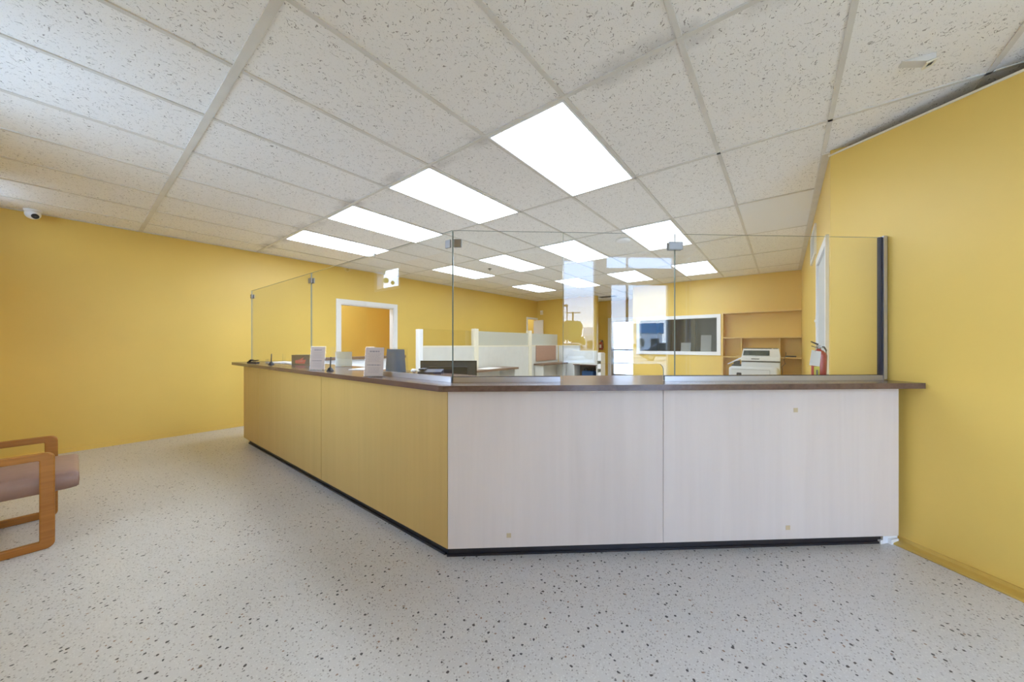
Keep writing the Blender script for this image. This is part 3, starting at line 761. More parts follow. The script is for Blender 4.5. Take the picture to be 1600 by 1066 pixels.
# ------------------------------------------------------------------ things on the counter
def R3(p, deg): return Matrix.Translation(V(p)) @ Matrix.Rotation(math.radians(deg), 4, 'Z')
def sign(name, loc, rot, w, h_, label, lines):
    t = thing(name, label, 'sign', loc, 'acrylic counter signs')
    M = R3(loc, rot) @ Matrix.Rotation(math.radians(-6), 4, 'X')
    b = B(ACRY, GEDGE).at(M).box(-w/2-.006, w/2+.006, .0015, .0035, .004, h_+.006, 0)
    b.at(R3(loc, rot)).box(-w/2-.006, w/2+.006, -.035, .045, 0, .004, 0).at(Matrix())
    obj('holder', b, t)
    obj('notice', B(PINKP).at(M).box(-w/2, w/2, -.0012, .0012, .005, h_).at(Matrix()), t)
    b = B(INK).at(M)
    rnd = random.Random(int(abs(loc[0])*100))
    for (x0, x1, z0, z1) in lines:
        x = x0*w
        while x < x1*w-.003:                       # words of one line
            l = min(rnd.uniform(.008, .022), x1*w-x)
            b.box(x, x+l, -.0019, -.0013, z0*h_, z1*h_); x += l+.004
    b.at(Matrix()); obj('printed_text', b, t)
    return t
LN = [(-.26, .26, .84, .885), (-.36, .36, .38, .415)]+[(-.36+.06*(k % 2), .36-.05*(k % 3), .775-.045*k, .783-.045*k) for k in range(7)]+[(-.3, .3, .31-.045*k, .318-.045*k) for k in range(5)]
sign('counter_sign', (-2.262, 1.300, ZT), 28, .142, .205, 'larger acrylic counter sign with a pinkish notice, beside the blue board', LN)
sign('counter_sign', (-3.235, 1.325, ZT), 34, .130, .205, 'smaller acrylic counter sign with a pinkish notice, by the pen and brown box', LN)
t = thing('paper_stand', 'blank cream card standing behind the smaller counter sign', 'card', (-3.48, 1.66, ZT))
M = R3((-3.52, 1.70, ZT), 45)
obj('card', B(PAPERB).at(M).box(-.08, .08, -.001, .001, .004, .15).at(Matrix()), t)
obj('holder', B(ACRY).at(M).box(-.085, .085, -.004, -.002, 0, .155).box(-.085, .085, -.03, .03, 0, .003).at(Matrix()), t)
# pens on ball bases
def pen(x, y, lab):
    t = thing('counter_pen', lab, 'pen', (x, y, ZT), 'pens standing on the counter')
    obj('base', B(BLACK).lathe((x, y, ZT), [(.030, 0), (.031, .004), (.024, .012), (.016, .028), (.006, .034)], 20), t)
    obj('pen_barrel', B(DGREY).cyl((x, y, ZT+.030), (x+.012, y, ZT+.118), .0055, .0045, seg=12).sph((x+.012, y, ZT+.118), .0048, seg=10), t)
    return t
pen(-3.0, 1.335, 'black counter pen upright in its base between the two signs')
pen(-4.44, 1.345, 'black counter pen upright in its base between the brown box and the papers')
# brown box with a dark front
t = thing('tissue_box', 'brown box with a dark front showing a red picture, on the counter', 'box', (-4.15, 1.56, ZT))
M = R3((-4.17, 1.58, ZT), 38)
BRN = pbr('brown_card', (.22, .17, .06), .6); REDP = pbr('red_print', (.62, .07, .06), .5)
obj('carton', B(BRN, BLACK).at(M).box(-.10, .10, -.07, .07, 0, .112, bev=.002).at(Matrix()), t)
b = B(BLACK).at(M).box(-.096, .096, -.0725, -.0703, .004, .108).at(Matrix()); obj('front_face', b, t)
b = B(REDP, PINKP).at(M)
b.extr([(-.055, -.0725, .018), (.045, -.0725, .015), (.06, -.0725, .06), (.02, -.0725, .055), (.035, -.0725, .085), (-.01, -.0725, .06), (-.06, -.0725, .05)], (0, -.0008, 0))
b.extr([(-.02, -.0733, .04), (.03, -.0733, .042), (.015, -.0733, .05)], (0, -.0005, 0), 1).at(Matrix()); obj('red_picture', b, t)
# papers, glasses like black object at the left end
def sheet(x, y, z, rot, w, h_, m, lab, th=.0015, group='loose papers on the counter'):
    b = B(m).at(R3((x, y, z), rot)).box(-w/2, w/2, -h_/2, h_/2, 0, th).at(Matrix())
    return tag(obj('paper_sheet', b), lab, 'paper', group)
sheet(-4.80, 1.57, ZT, 12, .30, .215, PAPER, 'white paper lying at the far left end of the counter', .012)
sheet(-4.45, 1.62, ZT, -8, .297, .21, PAPER, 'white paper lying just left of the brown box', .010)
t = thing('hole_punch', 'black hand-held desk tool lying at the far left tip of the counter', 'tool', (-5.02, 1.36, ZT))
obj('base', B(BLACK).at(R3((-5.00, 1.33, ZT), 15)).box(-.09, .09, -.02, .02, 0, .014, bev=.003).at(Matrix()), t)
obj('lever', B(BLACK).at(R3((-5.00, 1.33, ZT), 15)).extr([(-.09, -.014, .016), (-.03, -.014, .045), (.02, -.014, .03), (.085, -.014, .040), (.085, -.014, .032), (.02, -.014, .020), (-.03, -.014, .034), (-.085, -.014, .010)], (0, .028, 0)).at(Matrix()), t)
# papers between the signs, behind
sheet(-2.95, 1.66, ZT, 30, .28, .21, PAPER, 'white form lying on the counter between the two signs', .006)
b = B(REDP).at(R3((-2.62, 1.50, ZT), 20)).box(-.05, .05, -.012, .012, 0, .008).at(Matrix())
tag(obj('red_marker', b), 'short red marker pen lying on the counter left of the larger sign', 'marker')
t = thing('key_bunch', 'small dark tangle of keys by the larger counter sign', 'keys', (-2.52, 1.46, ZT))
b = B(DGREY)
b.tube([(-2.52+.02*math.cos(a), 1.46+.02*math.sin(a), ZT+.022+.016*math.sin(2*a)) for a in [k*PI/6 for k in range(13)]], .003)
b.tube([(-2.51, 1.46, ZT+.004), (-2.50, 1.47, ZT+.03), (-2.515, 1.455, ZT+.05)], .004)
obj('ring', b, t)
obj('key', B(DGREY).box(-2.51, -2.47, 1.44, 1.452, ZT, ZT+.006), t); obj('key', B(DGREY).box(-2.55, -2.52, 1.47, 1.48, ZT, ZT+.006), t)
# blue board in an acrylic stand
t = thing('display_stand', 'slate blue board leaning in a clear acrylic stand behind the glass', 'board', (-2.46, 1.62, ZT))
M = R3((-2.455, 1.60, ZT), 40)
obj('board', B(BLUE).at(M).extr([(-.078, 0, .003), (.085, 0, .003), (.062, .035, .185), (-.078, .035, .188)], (0, .004, 0)).at(Matrix()), t)
obj('stand', B(ACRY).at(M).extr([(-.082, -.004, .0), (.105, -.004, .0), (.088, .031, .196), (-.082, .031, .199)], (0, .002, 0)).box(-.082, .105, -.004, .05, 0, .003).at(Matrix()), t)
# tissues / crumpled papers
def crumple(x, y, r, lab, sd):
    b = B(PAPER).sph((x, y, ZT+r*.62), r, sc=(1.25, 1, .62), seg=14); rd = random.Random(sd)
    for v in b.bm.verts: v.co += V((rd.uniform(-1, 1), rd.uniform(-1, 1), rd.uniform(-.4, .6)))*r*.22
    mnz = min(v.co.z for v in b.bm.verts)
    for v in b.bm.verts: v.co.z += ZT-mnz
    for f in b.bm.faces: f.smooth = False
    return tag(obj('crumpled_tissue', b), lab, 'tissue', 'crumpled tissues behind the glass')
crumple(-2.335, 1.69, .022, 'crumpled white tissue nearest the blue board', 1)
crumple(-2.25, 1.72, .018, 'crumpled white tissue in the middle of three behind the glass', 2)
crumple(-2.19, 1.78, .020, 'crumpled white tissue nearest the black monitor', 3)

# black monitor on the lower staff desk
sd_ = thing('staff_desk', 'low staff desk behind the counter corner', 'desk', (-2.4, 2.35, 0))
b = B(DESK).prism([(-3.2, 1.88), (-1.78, 1.88), (-1.25, 2.32), (-1.85, 3.0), (-3.2, 2.6)], .705, .74); obj('desk_top', b, sd_)
for x, y in ((-3.12, 1.98), (-1.92, 2.0), (-3.12, 2.5), (-1.9, 2.8)): obj('leg', B(DGREY).box(x-.02, x+.02, y-.02, y+.02, 0, .705), sd_)
mc = V((-2.29, 2.02, .74)); M = R3(mc, 38)
t = thing('computer_monitor', 'black flat computer monitor seen from behind, behind the counter corner', 'monitor', mc)
b = B(DGREY, BLACK).at(M).box(-.243, .243, -.012, .012, .055, .338, bev=.005)
obj('screen_housing', b.at(Matrix()), t)
obj('rear_cover', B(BLACK).at(M).box(-.17, .17, -.034, -.012, .10, .29, bev=.008).at(Matrix()), t)
obj('bezel', B(BLACK).at(M).box(-.245, .245, -.0135, -.0122, .328, .340).box(-.245, -.235, -.0135, -.0122, .055, .328).box(.235, .245, -.0135, -.0122, .055, .328).at(Matrix()), t)
obj('stand', B(BLACK).at(M).box(-.03, .03, -.05, -.034, .02, .2, bev=.004).box(-.12, .12, -.11, .06, 0, .014, bev=.004).at(Matrix()), t)
t = thing('desk_phone', 'dark navy desk phone in front of the black monitor', 'phone', (-2.22, 1.80, ZT))
M = R3((-2.16, 1.72, ZT), 38)
NB = pbr('navy_plastic', (.02, .03, .07), .4)
obj('body', B(NB).at(M).extr([(-.09, -.05, 0), (-.09, .06, 0), (-.09, .06, .030), (-.09, -.05, .014)], (.18, 0, 0)).at(Matrix()), t)
obj('handset', B(NB).at(M).box(-.085, -.04, -.05, .055, .028, .04, bev=.006).at(Matrix()), t)
# fire extinguisher standing on the counter behind the glass at the right
def extinguisher(name, c, r, h_, label, rotd=0, tagd=True, flat=False):
    c = V(c); t = thing(name, label, 'fire extinguisher', c, 'fire extinguishers')
    obj('cylinder', B(RED, BLACK).lathe(c, [(r*.96, 0), (r, .006), (r, h_*.62), (r*.93, h_*.68), (r*.62, h_*.745), (r*.34, h_*.77), (r*.30, h_*.80)], 28), t)
    obj('foot_ring', B(BLACK).lathe(c, [(r*1.03, .0005), (r*1.04, .004), (r*1.03, .012), (r*1.005, .013)], 28), t)
    M = R3(c, rotd)
    b = B(STEEL).at(M).cyl((0, 0, h_*.79), (0, 0, h_*.86), r*.30).box(-r*.34, r*.34, -r*.24, r*.24, h_*.83, h_*.90, bev=.003).at(Matrix()); obj('valve', b, t)
    b = B(BLACK).at(M).extr([(-r*.2, -r*.12, h_*.90), (-r*1.3, -r*.12, h_*.99), (-r*1.3, -r*.12, h_*1.01), (-r*.1, -r*.12, h_*.94)], (0, r*.24, 0)).extr([(-r*.2, -r*.12, h_*.83), (-r*1.2, -r*.12, h_*.885), (-r*1.2, -r*.12, h_*.87), (-r*.2, -r*.12, h_*.815)], (0, r*.24, 0)).at(Matrix()); obj('handle', b, t)
    obj('gauge', B(WHITE).at(M).cyl((r*.05, -r*.24, h_*.865), (r*.05, -r*.40, h_*.865), r*.17).at(Matrix()), t)
    b = B(BLACK).at(M).tube([(r*.3, 0, h_*.86), (r*.9, 0, h_*.85), (r*1.25, 0, h_*.76), (r*1.3, 0, h_*.6), (r*1.22, 0, h_*.3), (r*1.2, 0, h_*.15)], r*.13).at(Matrix()); obj('hose', b, t)
    return t
ec = (.192, 3.165, ZT)
t = extinguisher('fire_extinguisher', ec, .040, .245, 'red fire extinguisher with a hanging white tag, standing on the counter behind the glass', 38)
M = R3(ec, 38)
obj('tag', B(PAPER).at(M).extr([(-.108, -.050, .086), (-.040, -.052, .078), (-.022, -.044, .178), (-.086, -.044, .188)], (0, .0012, 0)).at(Matrix()), t)
LBL = pbr('yellow_label', (.70, .62, .10), .5)
obj('label', B(LBL, INK).at(M).box(-.074, -.036, -.048, -.047, .006, .078).box(-.060, -.048, -.0485, -.048, .012, .055, 1).at(Matrix()), t)
obj('tag_wire', B(STEEL).at(M).tube([(-.02, -.01, .222), (-.05, -.04, .215), (-.07, -.051, .176)], .0012).at(Matrix()), t)

# ------------------------------------------------------------------ office partitions along the left
sp_ = thing('office_partition', 'off-white office partition with posts and glass tops running along the left side', 'partition', (-4.9, 5.5, 0))
first_post = None
for y, z in ((3.66, 1.48), (5.015, 1.535), (6.90, 1.555)):
    b = B(CREAM if y > 4 else WHITE); w = .055 if y > 4 else .04
    b.box(-4.95, -4.85, y-w, y+w, 0, z, bev=.004); obj('post', b, sp_)
for y0, y1, g_ in ((3.70, 4.96, 'GLASS'), (5.07, 6.845, 'FROST'), (6.955, 8.25, 'FROST')):
    b = B(OFFW, CREAM).box(-4.925, -4.875, y0, y1, .06, 1.17).box(-4.93, -4.87, y0, y1, 1.17, 1.195, 1); obj('panel', b, sp_)
    b = B(FROST if g_ == 'FROST' else ACRY).box(-4.904, -4.896, y0, y1, 1.195, 1.49); obj('glass_top', b, sp_)
pp = thing('office_partition', 'end partition of the left cubicles, with a pink tack panel above a brown desk', 'partition', (-4.9, 8.3, 0))
obj('panel', B(OFFW, CREAM).box(-4.87, -4.24, 8.27, 8.33, .0, 1.17).box(-4.87, -4.24, 8.265, 8.335, 1.17, 1.195, 1), pp)
tk = obj('tack_panel', B(TACK).box(-4.868, -4.855, 7.15, 8.10, .80, 1.19), pp)
def cubicle_desk(y0, y1, x1, lab):
    t = thing('office_desk', lab, 'desk', (-4.6, (y0+y1)/2, 0), 'brown desks against the partitions')
    obj('desk_top', B(DESK).box(-4.845, x1, y0, y1, .70, .742, bev=.003), t)
    obj('side_panel', B(OFFW).box(-4.845, x1-.05, y0+.05, y0+.08, 0, .70), t)
    obj('side_panel', B(OFFW).box(-4.845, x1-.05, y1-.08, y1-.05, 0, .70), t)
    return t
cubicle_desk(4.50, 5.80, -4.38, 'brown-edged desk against the partition just right of the black monitor')
cubicle_desk(7.03, 8.22, -4.55, 'brown-edged desk against the partition under the pink tack panel')
b = B(PAPER).at(R3((-4.6, 5.1, .742), 10)).box(-.15, .15, -.25, .25, 0, .004).at(Matrix())
tag(obj('paper_sheet', b), 'large pale sheet lying on the brown-edged desk nearest the black monitor', 'paper')
# near low partition with brown cap behind the far left of the counter
t = thing('low_partition', 'low white partition with a brown cap behind the signs on the counter', 'partition', (-4.85, 2.5, 0))
obj('panel', B(WHITE).box(-4.88, -4.83, 1.93, 3.3, 0, 1.005), t)
obj('cap_rail', B(DESK).box(-4.92, -4.79, 1.92, 3.32, 1.005, 1.045, bev=.003), t)
# screened desk in the middle and navy bag
t = thing('screened_desk', 'off-white desk with a tall front screen and dark kneehole in the middle of the office', 'desk', (-3.9, 8.1, 0))
obj('front_screen', B(OFFW, CREAM).box(-4.22, -3.57, 7.88, 7.92, .72, 1.05).box(-4.22, -3.57, 7.875, 7.925, 1.05, 1.065, 1), t)
obj('desk_top', B(DESK).box(-4.22, -3.57, 7.88, 8.25, .695, .72), t)
obj('side_panel', B(OFFW).box(-4.22, -4.195, 7.90, 8.25, 0, .695), t)
obj('side_panel', B(OFFW).box(-3.595, -3.57, 7.90, 8.25, 0, .695), t)
obj('back_panel', B(BROWNP).box(-4.195, -3.595, 8.22, 8.25, 0, .695), t)
t = thing('backpack', 'navy blue bag with two carry handles under the screened desk', 'bag', (-3.86, 8.05, 0))
b = B(NAVY).box(-4.03, -3.71, 7.97, 8.19, 0, .55, bev=.035, seg=3); obj('bag_body', b, t)
for sx in (-3.96, -3.78):
    b = B(BLACK).tube([(sx-.035, 8.08, .535), (sx-.03, 8.08, .60), (sx, 8.08, .615), (sx+.03, 8.08, .60), (sx+.035, 8.08, .535)], .012); obj('handle', b, t)
t = thing('paper_rack', 'narrow white rack holding stacked papers at the mouth of the rear passage', 'rack', (-3.50, 7.95, 0))
b = B(OFFW)
for z in (.02, .36, .62, .82): b.box(-3.545, -3.455, 7.85, 8.10, z, z+.02)
b.box(-3.55, -3.545, 7.85, 8.10, 0, 1.0); b.box(-3.455, -3.45, 7.85, 8.10, 0, 1.0); obj('rack_frame', b, t)
for k, (z, hh) in enumerate(((.38, .16), (.64, .10), (.84, .18))):
    obj('paper_stack', B(PAPER).box(-3.54, -3.46, 7.86, 8.08, z, z+hh), t)
# extinguisher on the passage wall
t = extinguisher('fire_extinguisher', (-4.73, YB3-.075, 1.04), .062, .34, 'red fire extinguisher with a white label hung on the rear passage wall', 0)
obj('label', B(WHITE).box(-4.765, -4.70, YB3-.1395, YB3-.136, 1.10, 1.21), t)
obj('wall_bracket', B(STEEL).box(-4.76, -4.70, YB3-.016, YB3, 1.08, 1.36), t)

# ------------------------------------------------------------------ shelves and copier
t = thing('shelf_unit', 'yellow painted shelf unit fixed on the back wall at the right', 'shelves', (-.35, 8.35, 0))
for z in (1.845, 1.345, .955, .5): obj('shelf', B(SHELFM).box(-.965, XR-.004, 8.2, YB1-.002, z, z+.022), t)
obj('side_panel', B(SHELFM).box(-.99, -.965, 8.2, YB1-.002, 0, 1.867), t)
obj('divider', B(SHELFM).box(-.665, -.647, 8.24, YB1-.002, .977, 1.345), t)
obj('divider', B(SHELFM).box(-.06, -.042, 8.24, YB1-.002, .977, 1.345), t)
obj('divider', B(SHELFM).box(-.06, -.042, 8.24, YB1-.002, .522, .955), t)
t = thing('network_router', 'small black router lying on a shelf beside the copier', 'router', (.11, 8.32, .977))
obj('housing', B(BLACK).box(.03, .19, 8.24, 8.36, .977, 1.006, bev=.003), t)
obj('antenna', B(BLACK).cyl((.04, 8.35, .99), (.04, 8.35, 1.07), .004), t)
tag(obj('power_cable', B(DGREY).tube([(.03, 8.19, .99), (.01, 8.18, .93), (.03, 8.19, .86), (-.02, 8.17, .8), (-.01, 8.18, .7), (-.03, 8.17, .4), (-.03, 8.1, .0)], .004)), 'thin dark cable hanging from the shelf beside the copier', 'cable')
t = thing('copier', 'large light grey office copier in front of the yellow shelves', 'copier', (-.35, 7.3, 0))
obj('cabinet', B(PUTTY).box(-.56, -.036, 7.0, 7.62, .05, .925, bev=.012), t)
obj('scanner_body', B(PUTTY2).box(-.565, -.034, 6.99, 7.6, .945, 1.01, bev=.01), t)
obj('gap_band', B(BLACK).box(-.555, -.040, 7.0, 7.6, .925, .945), t)
b = B(PUTTY2).extr([(-.56, 7.03, 1.01), (-.036, 7.03, 1.01), (-.055, 7.03, 1.145), (-.19, 7.03, 1.145), (-.20, 7.03, 1.145), (-.535, 7.03, 1.145)], (0, .5, 0)); obj('document_feeder', b, t)
b = B(GREENGL, BLACK).extr([(-.535, 7.012, 1.035), (-.175, 7.012, 1.035), (-.175, 7.028, 1.118), (-.525, 7.028, 1.118)], (0, .012, 0)).box(-.53, -.15, 7.06, 7.5, 1.14, 1.155, 1); obj('feeder_tray', b, t)
obj('name_strip', B(DGREY).box(-.42, -.31, 6.984, 6.989, .972, .984), t)
obj('control_panel', B(DGREY).box(-.13, -.07, 7.05, 7.2, 1.146, 1.156), t)
b = B(PUTTY).box(-.735, -.055, 6.93, 7.5, .30, .845, bev=.045, seg=4); obj('front_door', b, t)
obj('door_handle', B(GASK).box(-.62, -.55, 6.922, 6.929, .70, .735).box(-.615, -.555, 6.918, 6.922, .735, .745), t)
obj('panel_seam', B(DGREY).box(-.17, -.167, 6.925, 6.929, .34, .80).box(-.69, -.17, 6.925, 6.929, .80, .803), t)
b = B(PUTTY2).extr([(-.60, 7.05, .985), (-.765, 7.05, .885), (-.76, 7.05, .872), (-.58, 7.05, .965)], (0, .35, 0)); obj('side_tray', b, t)
b = B(DGREY).extr([(-.70, 7.02, .872), (-.53, 7.02, .862), (-.53, 7.02, .847), (-.70, 7.02, .852)], (0, .4, 0)).box(-.68, -.60, 7.1, 7.3, .872, .93); obj('output_tray', b, t)
obj('base', B(PUTTY).box(-.66, -.06, 6.98, 7.58, 0, .30, bev=.01), t)

# ------------------------------------------------------------------ armchair at the left edge
t = thing('armchair', 'golden oak sled-base armchair with a mauve vinyl seat, at the left edge', 'chair', (-3.79, -.34, 0))
def side_frame(x):
    th = .034; x0, x1 = x-th/2, x+th/2
    # closed loop in the YZ plane with rounded outer corners
    def loop(y0, y1, z0, z1, r, n=6):
        pts = []
        for cy, cz, a0 in ((y1-r, z1-r, 0), (y0+r, z1-r, 90), (y0+r, z0+r, 180), (y1-r, z0+r, 270)):
            for k in range(n+1):
                a = math.radians(a0+90*k/n); pts.append((cy+r*math.cos(a), cz+r*math.sin(a)))
        return pts
    outer = loop(-.60, -.071, 0, .573, .035); inner = loop(-.545, -.128, .046, .530, .006)
    b = B(OAK); bm = b.bm; n = len(outer)
    vo0 = [bm.verts.new((x0, y, z)) for y, z in outer]; vo1 = [bm.verts.new((x1, y, z)) for y, z in outer]
    vi0 = [bm.verts.new((x0, y, z)) for y, z in inner]; vi1 = [bm.verts.new((x1, y, z)) for y, z in inner]
    for i in range(n):
        j = (i+1) % n
        bm.faces.new((vo0[i], vo0[j], vi0[j], vi0[i])); bm.faces.new((vo1[i], vi1[i], vi1[j], vo1[j]))
        bm.faces.new((vo0[i], vo1[i], vo1[j], vo0[j])); bm.faces.new((vi0[i], vi0[j], vi1[j], vi1[i]))
    o = obj('side_frame', b, t)
    mo = o.modifiers.new('bevel', 'BEVEL'); mo.width = .006; mo.segments = 3; mo.limit_method = 'ANGLE'
    return o
side_frame(-3.475); side_frame(-4.085)
for y in (-.50, -.30): obj('cross_rail', B(OAK).box(-4.068, -3.492, y-.02, y+.02, .285, .318, bev=.003), t)
# cushion: crowned rounded box
b = B(VINYL); bm = b.bm
nx, ny = 18, 22; x0, x1, y0, y1 = -4.066, -3.494, -.53, .022
top = {}; bot = {}
def se(u, p=9): return (1-abs(u)**p)**(1/p) if abs(u) < 1 else 0
zc = .375
for i in range(nx+1):
    for j in range(ny+1):
        u = math.sin((i/nx-.5)*PI); w = math.sin((j/ny-.5)*PI)
        x = (x0+x1)/2+u*(x1-x0)/2; y = (y0+y1)/2+w*(y1-y0)/2
        e = (se(u)*se(w))
        crown = .018*(1-u*u)*(1-w*w)
        top[i, j] = bm.verts.new((x, y, zc+.058*e+crown))
        bot[i, j] = top[i, j] if i in (0, nx) or j in (0, ny) else bm.verts.new((x, y, zc-.060*e))
for i in range(nx):
    for j in range(ny):
        f = bm.faces.new((top[i, j], top[i+1, j], top[i+1, j+1], top[i, j+1])); f.smooth = True
        q = (bot[i, j], bot[i, j+1], bot[i+1, j+1], bot[i+1, j])
        if len(set(q)) == 4:
            try: f = bm.faces.new(q); f.smooth = True
            except ValueError: pass
obj('seat_cushion', b, t)
b = B(VINYL)
b.extr([(-4.066, -.47, .42), (-4.066, -.40, .43), (-4.066, -.50, .86), (-4.066, -.58, .85)], (.572, 0, 0)); o = obj('backrest', b, t)
mo = o.modifiers.new('bevel', 'BEVEL'); mo.width = .025; mo.segments = 4

# ------------------------------------------------------------------ outdoors, seen reflected in the glass
struct(worldobj('ground', B(CONC).prism([(-60, -70), (70, -70), (70, 60), (-60, 60)], -.20, -.062)), 'pale concrete forecourt outside')
def extb(name, lab, cat, b): return tag(obj(name, b), lab, cat)
EXT = -.062
t = thing('utility_pole', 'grey street pole with a long arm outside the storefront', 'pole', (12.35, -4.75, EXT))
obj('pole_shaft', B(DGREY).cyl((12.35, -4.75, EXT), (12.35, -4.75, 8), .065, .05), t)
obj('arm', B(DGREY).tube([(12.35, -4.75, 5.25), (12.8, -4.3, 5.5), (13.6, -3.5, 5.75)], .035), t)
t = thing('street_lamp', 'thin street lamp outside at the edge of the forecourt', 'lamp', (23.2, -16.4, EXT))
obj('pole_shaft', B(DGREY).cyl((23.2, -16.4, EXT), (23.2, -16.4, 4.8), .07, .05), t)
obj('lamp_head', B(DGREY).box(22.9, 23.3, -16.8, -16.3, 4.75, 4.9, bev=.03), t)
t = thing('utility_pole', 'wooden pole with a crossbar outside beyond the trees', 'pole', (31.8, -22.0, EXT))
obj('pole_shaft', B(BROWNP).cyl((31.8, -22, EXT), (31.8, -22, 5.2), .1), t)
obj('crossbar', B(BROWNP).at(R3((31.8, -22, 0), 40)).box(-.9, .9, -.06, .06, 5.0, 5.12).at(Matrix()), t)
LEAF = pbr('leaves', (.16, .20, .05), .8, noise=.3, nscale=3, bump=.8, bscale=6)
def tree(x, y, r, h_, lab):
    t = thing('tree', lab, 'tree', (x, y, EXT), 'trees beyond the forecourt')
    obj('trunk', B(BROWNP).cyl((x, y, EXT), (x, y, h_*.5), .15, .1), t)
    b = B(LEAF); rd = random.Random(int(x*10))
    for k in range(14):
        a = rd.uniform(0, 2*PI); q = rd.uniform(0, .7)*r
        b.sph((x+q*math.cos(a), y+q*math.sin(a), h_*.62+rd.uniform(-.25, .22)*h_), r*rd.uniform(.4, .6), seg=10)
    for v in b.bm.verts: v.co += V((rd.uniform(-1, 1), rd.uniform(-1, 1), rd.uniform(-1, 1)))*.08*r
    obj('crown', b, t)
t = thing('tree', 'airy tree outside the small high window', 'tree', (-11.4, -4.5, EXT), 'trees beyond the forecourt')
b = B(BROWNP).cyl((-11.4, -4.5, EXT), (-11.3, -4.4, 3.0), .10, .06)
obj('trunk', b, t)
b = B(LEAF); rd = random.Random(5)
for k in range(60):
    a, q = rd.uniform(0, 2*PI), 2.1*math.sqrt(rd.random())
    b.sph((-11.3+q*math.cos(a), -4.4+q*math.sin(a), 3.9+rd.uniform(-1.1, 1.1)), rd.uniform(.05, .14), seg=8)
obj('crown', b, t)
tree(35.2, -27.3, 1.5, 4.6, 'bushy green tree outside, left of the wooden pole'); tree(28.0, -19.3, 1.3, 3.9, 'smaller green tree outside, right of the thin street lamp')
BLB = pbr('blue_roof', (.03, .22, .42), .5)
def block(name, x, y, rot, w, dep, h_, wallm, roofm, lab):
    t = thing(name, lab, 'building', (x, y, EXT)); M = R3((x, y, 0), rot)
    obj('wall', B(wallm).at(M).box(-w/2, w/2, 0, dep, EXT, h_*.72).at(Matrix()), t)
    obj('roof', B(roofm).at(M).extr([(-w/2-.2, -.3, h_*.68), (-w/2-.2, dep+.2, h_*.68), (-w/2-.2, dep*.7, h_), (-w/2-.2, .3, h_)], (w+.4, 0, 0)).at(Matrix()), t)
    n_ = max(2, int(w/1.6))
    for k in range(n_): obj('window', B(GREENGL).at(M).box(-w/2+.3+k*w/n_, -w/2+.3+k*w/n_+w/n_*.55, -.04, 0, .6, h_*.5).at(Matrix()), t)
block('building', 38.4, -15.8, -112, 3.4, 4, 3.8, STUCCO, BLB, 'low white building with a blue roof outside')
block('building', 33.6, -20.0, -125, 2.4, 4, 3.3, STUCCO, STUCCO, 'plain white building outside beyond the pole')
block('building', 30, 6, -80, 10, 6, 3.6, STUCCO, CONC, 'long white building outside at the far right')
def car(x, y, rot, m, lab):
    t = thing('car', lab, 'car', (x, y, EXT), 'cars parked outside'); M = R3((x, y, EXT), rot)
    pr = [(-2.2, .35), (-2.15, .75), (-1.5, .88), (-.9, 1.38), (.55, 1.40), (1.25, .92), (2.05, .80), (2.2, .55), (2.15, .30)]
    o = obj('body', B(m).at(M).extr([(a, -.85, z) for a, z in pr], (0, 1.7, 0)).at(Matrix()), t)
    mo = o.modifiers.new('bevel', 'BEVEL'); mo.width = .08; mo.segments = 3
    obj('side_window', B(GREENGL).at(M).extr([(-1.25, -.862, .93), (-.82, -.862, 1.30), (.5, -.862, 1.31), (1.0, -.862, .95)], (0, 1.724, 0)).at(Matrix()), t)
    for wx in (-1.4, 1.4):
        for wy in (-.86, .70): obj('wheel', B(BLACK, STEEL).at(M).cyl((wx, wy, .32), (wx, wy+.18, .32), .32, seg=24).cyl((wx, wy-.005, .32), (wx, wy+.185, .32), .17, seg=16, mi=1).at(Matrix()), t)
car(24.5, -7.6, 62, pbr('black_car_paint', (.02, .02, .025), .2), 'black parked car outside')
car(27.5, -12.4, 58, pbr('white_car_paint', (.75, .76, .78), .25), 'white parked car outside near the blue roofed building')
car(21.5, -14.6, 50, pbr('silver_car_paint', (.45, .47, .5), .25, .6), 'silver parked car outside by the thin street lamp')
struct(worldobj('shade_canopy', B(WHITE, STUCCO).box(-5.0, .6, YF-1.9, YF-.12, 2.62, 2.78)), 'added flat white canopy that keeps sky light off the fill window')  # unseen canopy, added to cut the sky light falling on floor and counter
# white wall across the yard behind the exit door
struct(worldobj('wall_yard', B(STUCCO).box(-7.5, -1, 14.2, 14.4, EXT, 3.4)), 'white yard wall beyond the exit door')

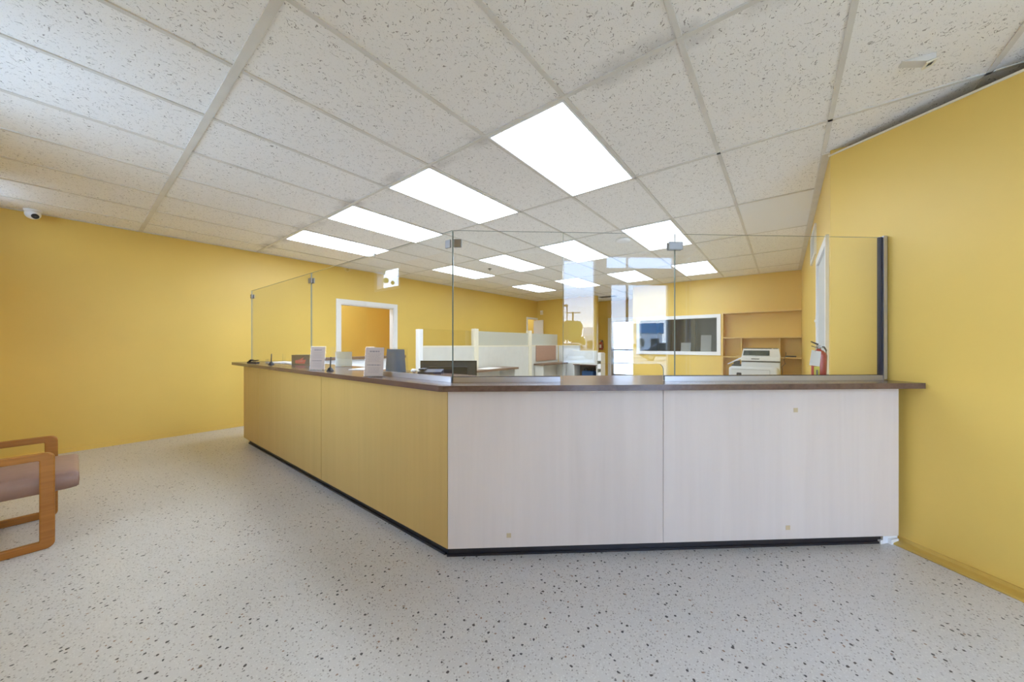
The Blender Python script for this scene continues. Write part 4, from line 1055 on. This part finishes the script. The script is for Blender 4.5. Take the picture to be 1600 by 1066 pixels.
# ------------------------------------------------------------------ sky
w = bpy.data.worlds.new('sky'); bpy.context.scene.world = w; w.use_nodes = True
nt = w.node_tree; nt.nodes.clear(); L = nt.links.new
out = nt.nodes.new('ShaderNodeOutputWorld'); bg = nt.nodes.new('ShaderNodeBackground')
tc = N(nt, 'ShaderNodeTexCoord'); sp3 = N(nt, 'ShaderNodeSeparateXYZ'); L(tc.outputs['Generated'], sp3.inputs[0])
gr = N(nt, 'ShaderNodeValToRGB'); L(sp3.outputs['Z'], gr.inputs['Fac'])
e = gr.color_ramp.elements; e[0].position = 0.0; e[0].color = (.70, .80, .96, 1); e[1].position = .55; e[1].color = (.22, .39, .76, 1)
q = e.new(.18); q.color = (.43, .61, .94, 1)
mp = N(nt, 'ShaderNodeMapping'); mp.inputs['Scale'].default_value = (1.6, 1.6, 6.5); mp.inputs['Location'].default_value = (.4, .2, .1); L(tc.outputs['Generated'], mp.inputs['Vector'])
no = N(nt, 'ShaderNodeTexNoise', inp={'Scale': 1.7, 'Detail': 9.0, 'Roughness': .62, 'Distortion': .3}); L(mp.outputs[0], no.inputs['Vector'])
cr = N(nt, 'ShaderNodeValToRGB'); L(no.outputs['Fac'], cr.inputs['Fac'])
cr.color_ramp.elements[0].position = .50; cr.color_ramp.elements[0].color = (0, 0, 0, 1); cr.color_ramp.elements[1].position = .68; cr.color_ramp.elements[1].color = (1, 1, 1, 1)
mx = N(nt, 'ShaderNodeMix', data_type='RGBA'); L(cr.outputs['Color'], mx.inputs['Factor']); L(gr.outputs['Color'], mx.inputs['A']); mx.inputs['B'].default_value = (.95, .96, 1.0, 1)
L(mx.outputs['Result'], bg.inputs['Color']); bg.inputs['Strength'].default_value = 8.8
L(bg.outputs[0], out.inputs['Surface'])

# ------------------------------------------------------------------ camera and view
cd = bpy.data.cameras.new('camera'); cam = bpy.data.objects.new('camera', cd); C.objects.link(cam)
cam.location = (0, 0, 1.2226); cam.rotation_euler = (PI/2, 0, math.radians(38.2))
cd.sensor_width = 36; cd.lens = 538.5*36/1600; cd.shift_y = 5/1600; cd.clip_start = .02; cd.clip_end = 300
sc = bpy.context.scene; sc.camera = cam
sc.view_settings.view_transform = 'Standard'; sc.view_settings.look = 'None'
sc.view_settings.gamma = 1; sc.view_settings.use_curve_mapping = False; sc.view_settings.exposure = 0.76
cy = sc.cycles
cy.use_denoising = True; cy.max_bounces = 14; cy.diffuse_bounces = 8; cy.glossy_bounces = 6; cy.transparent_max_bounces = 24
cy.sample_clamp_indirect = 8.0; cy.caustics_reflective = False; cy.caustics_refractive = False
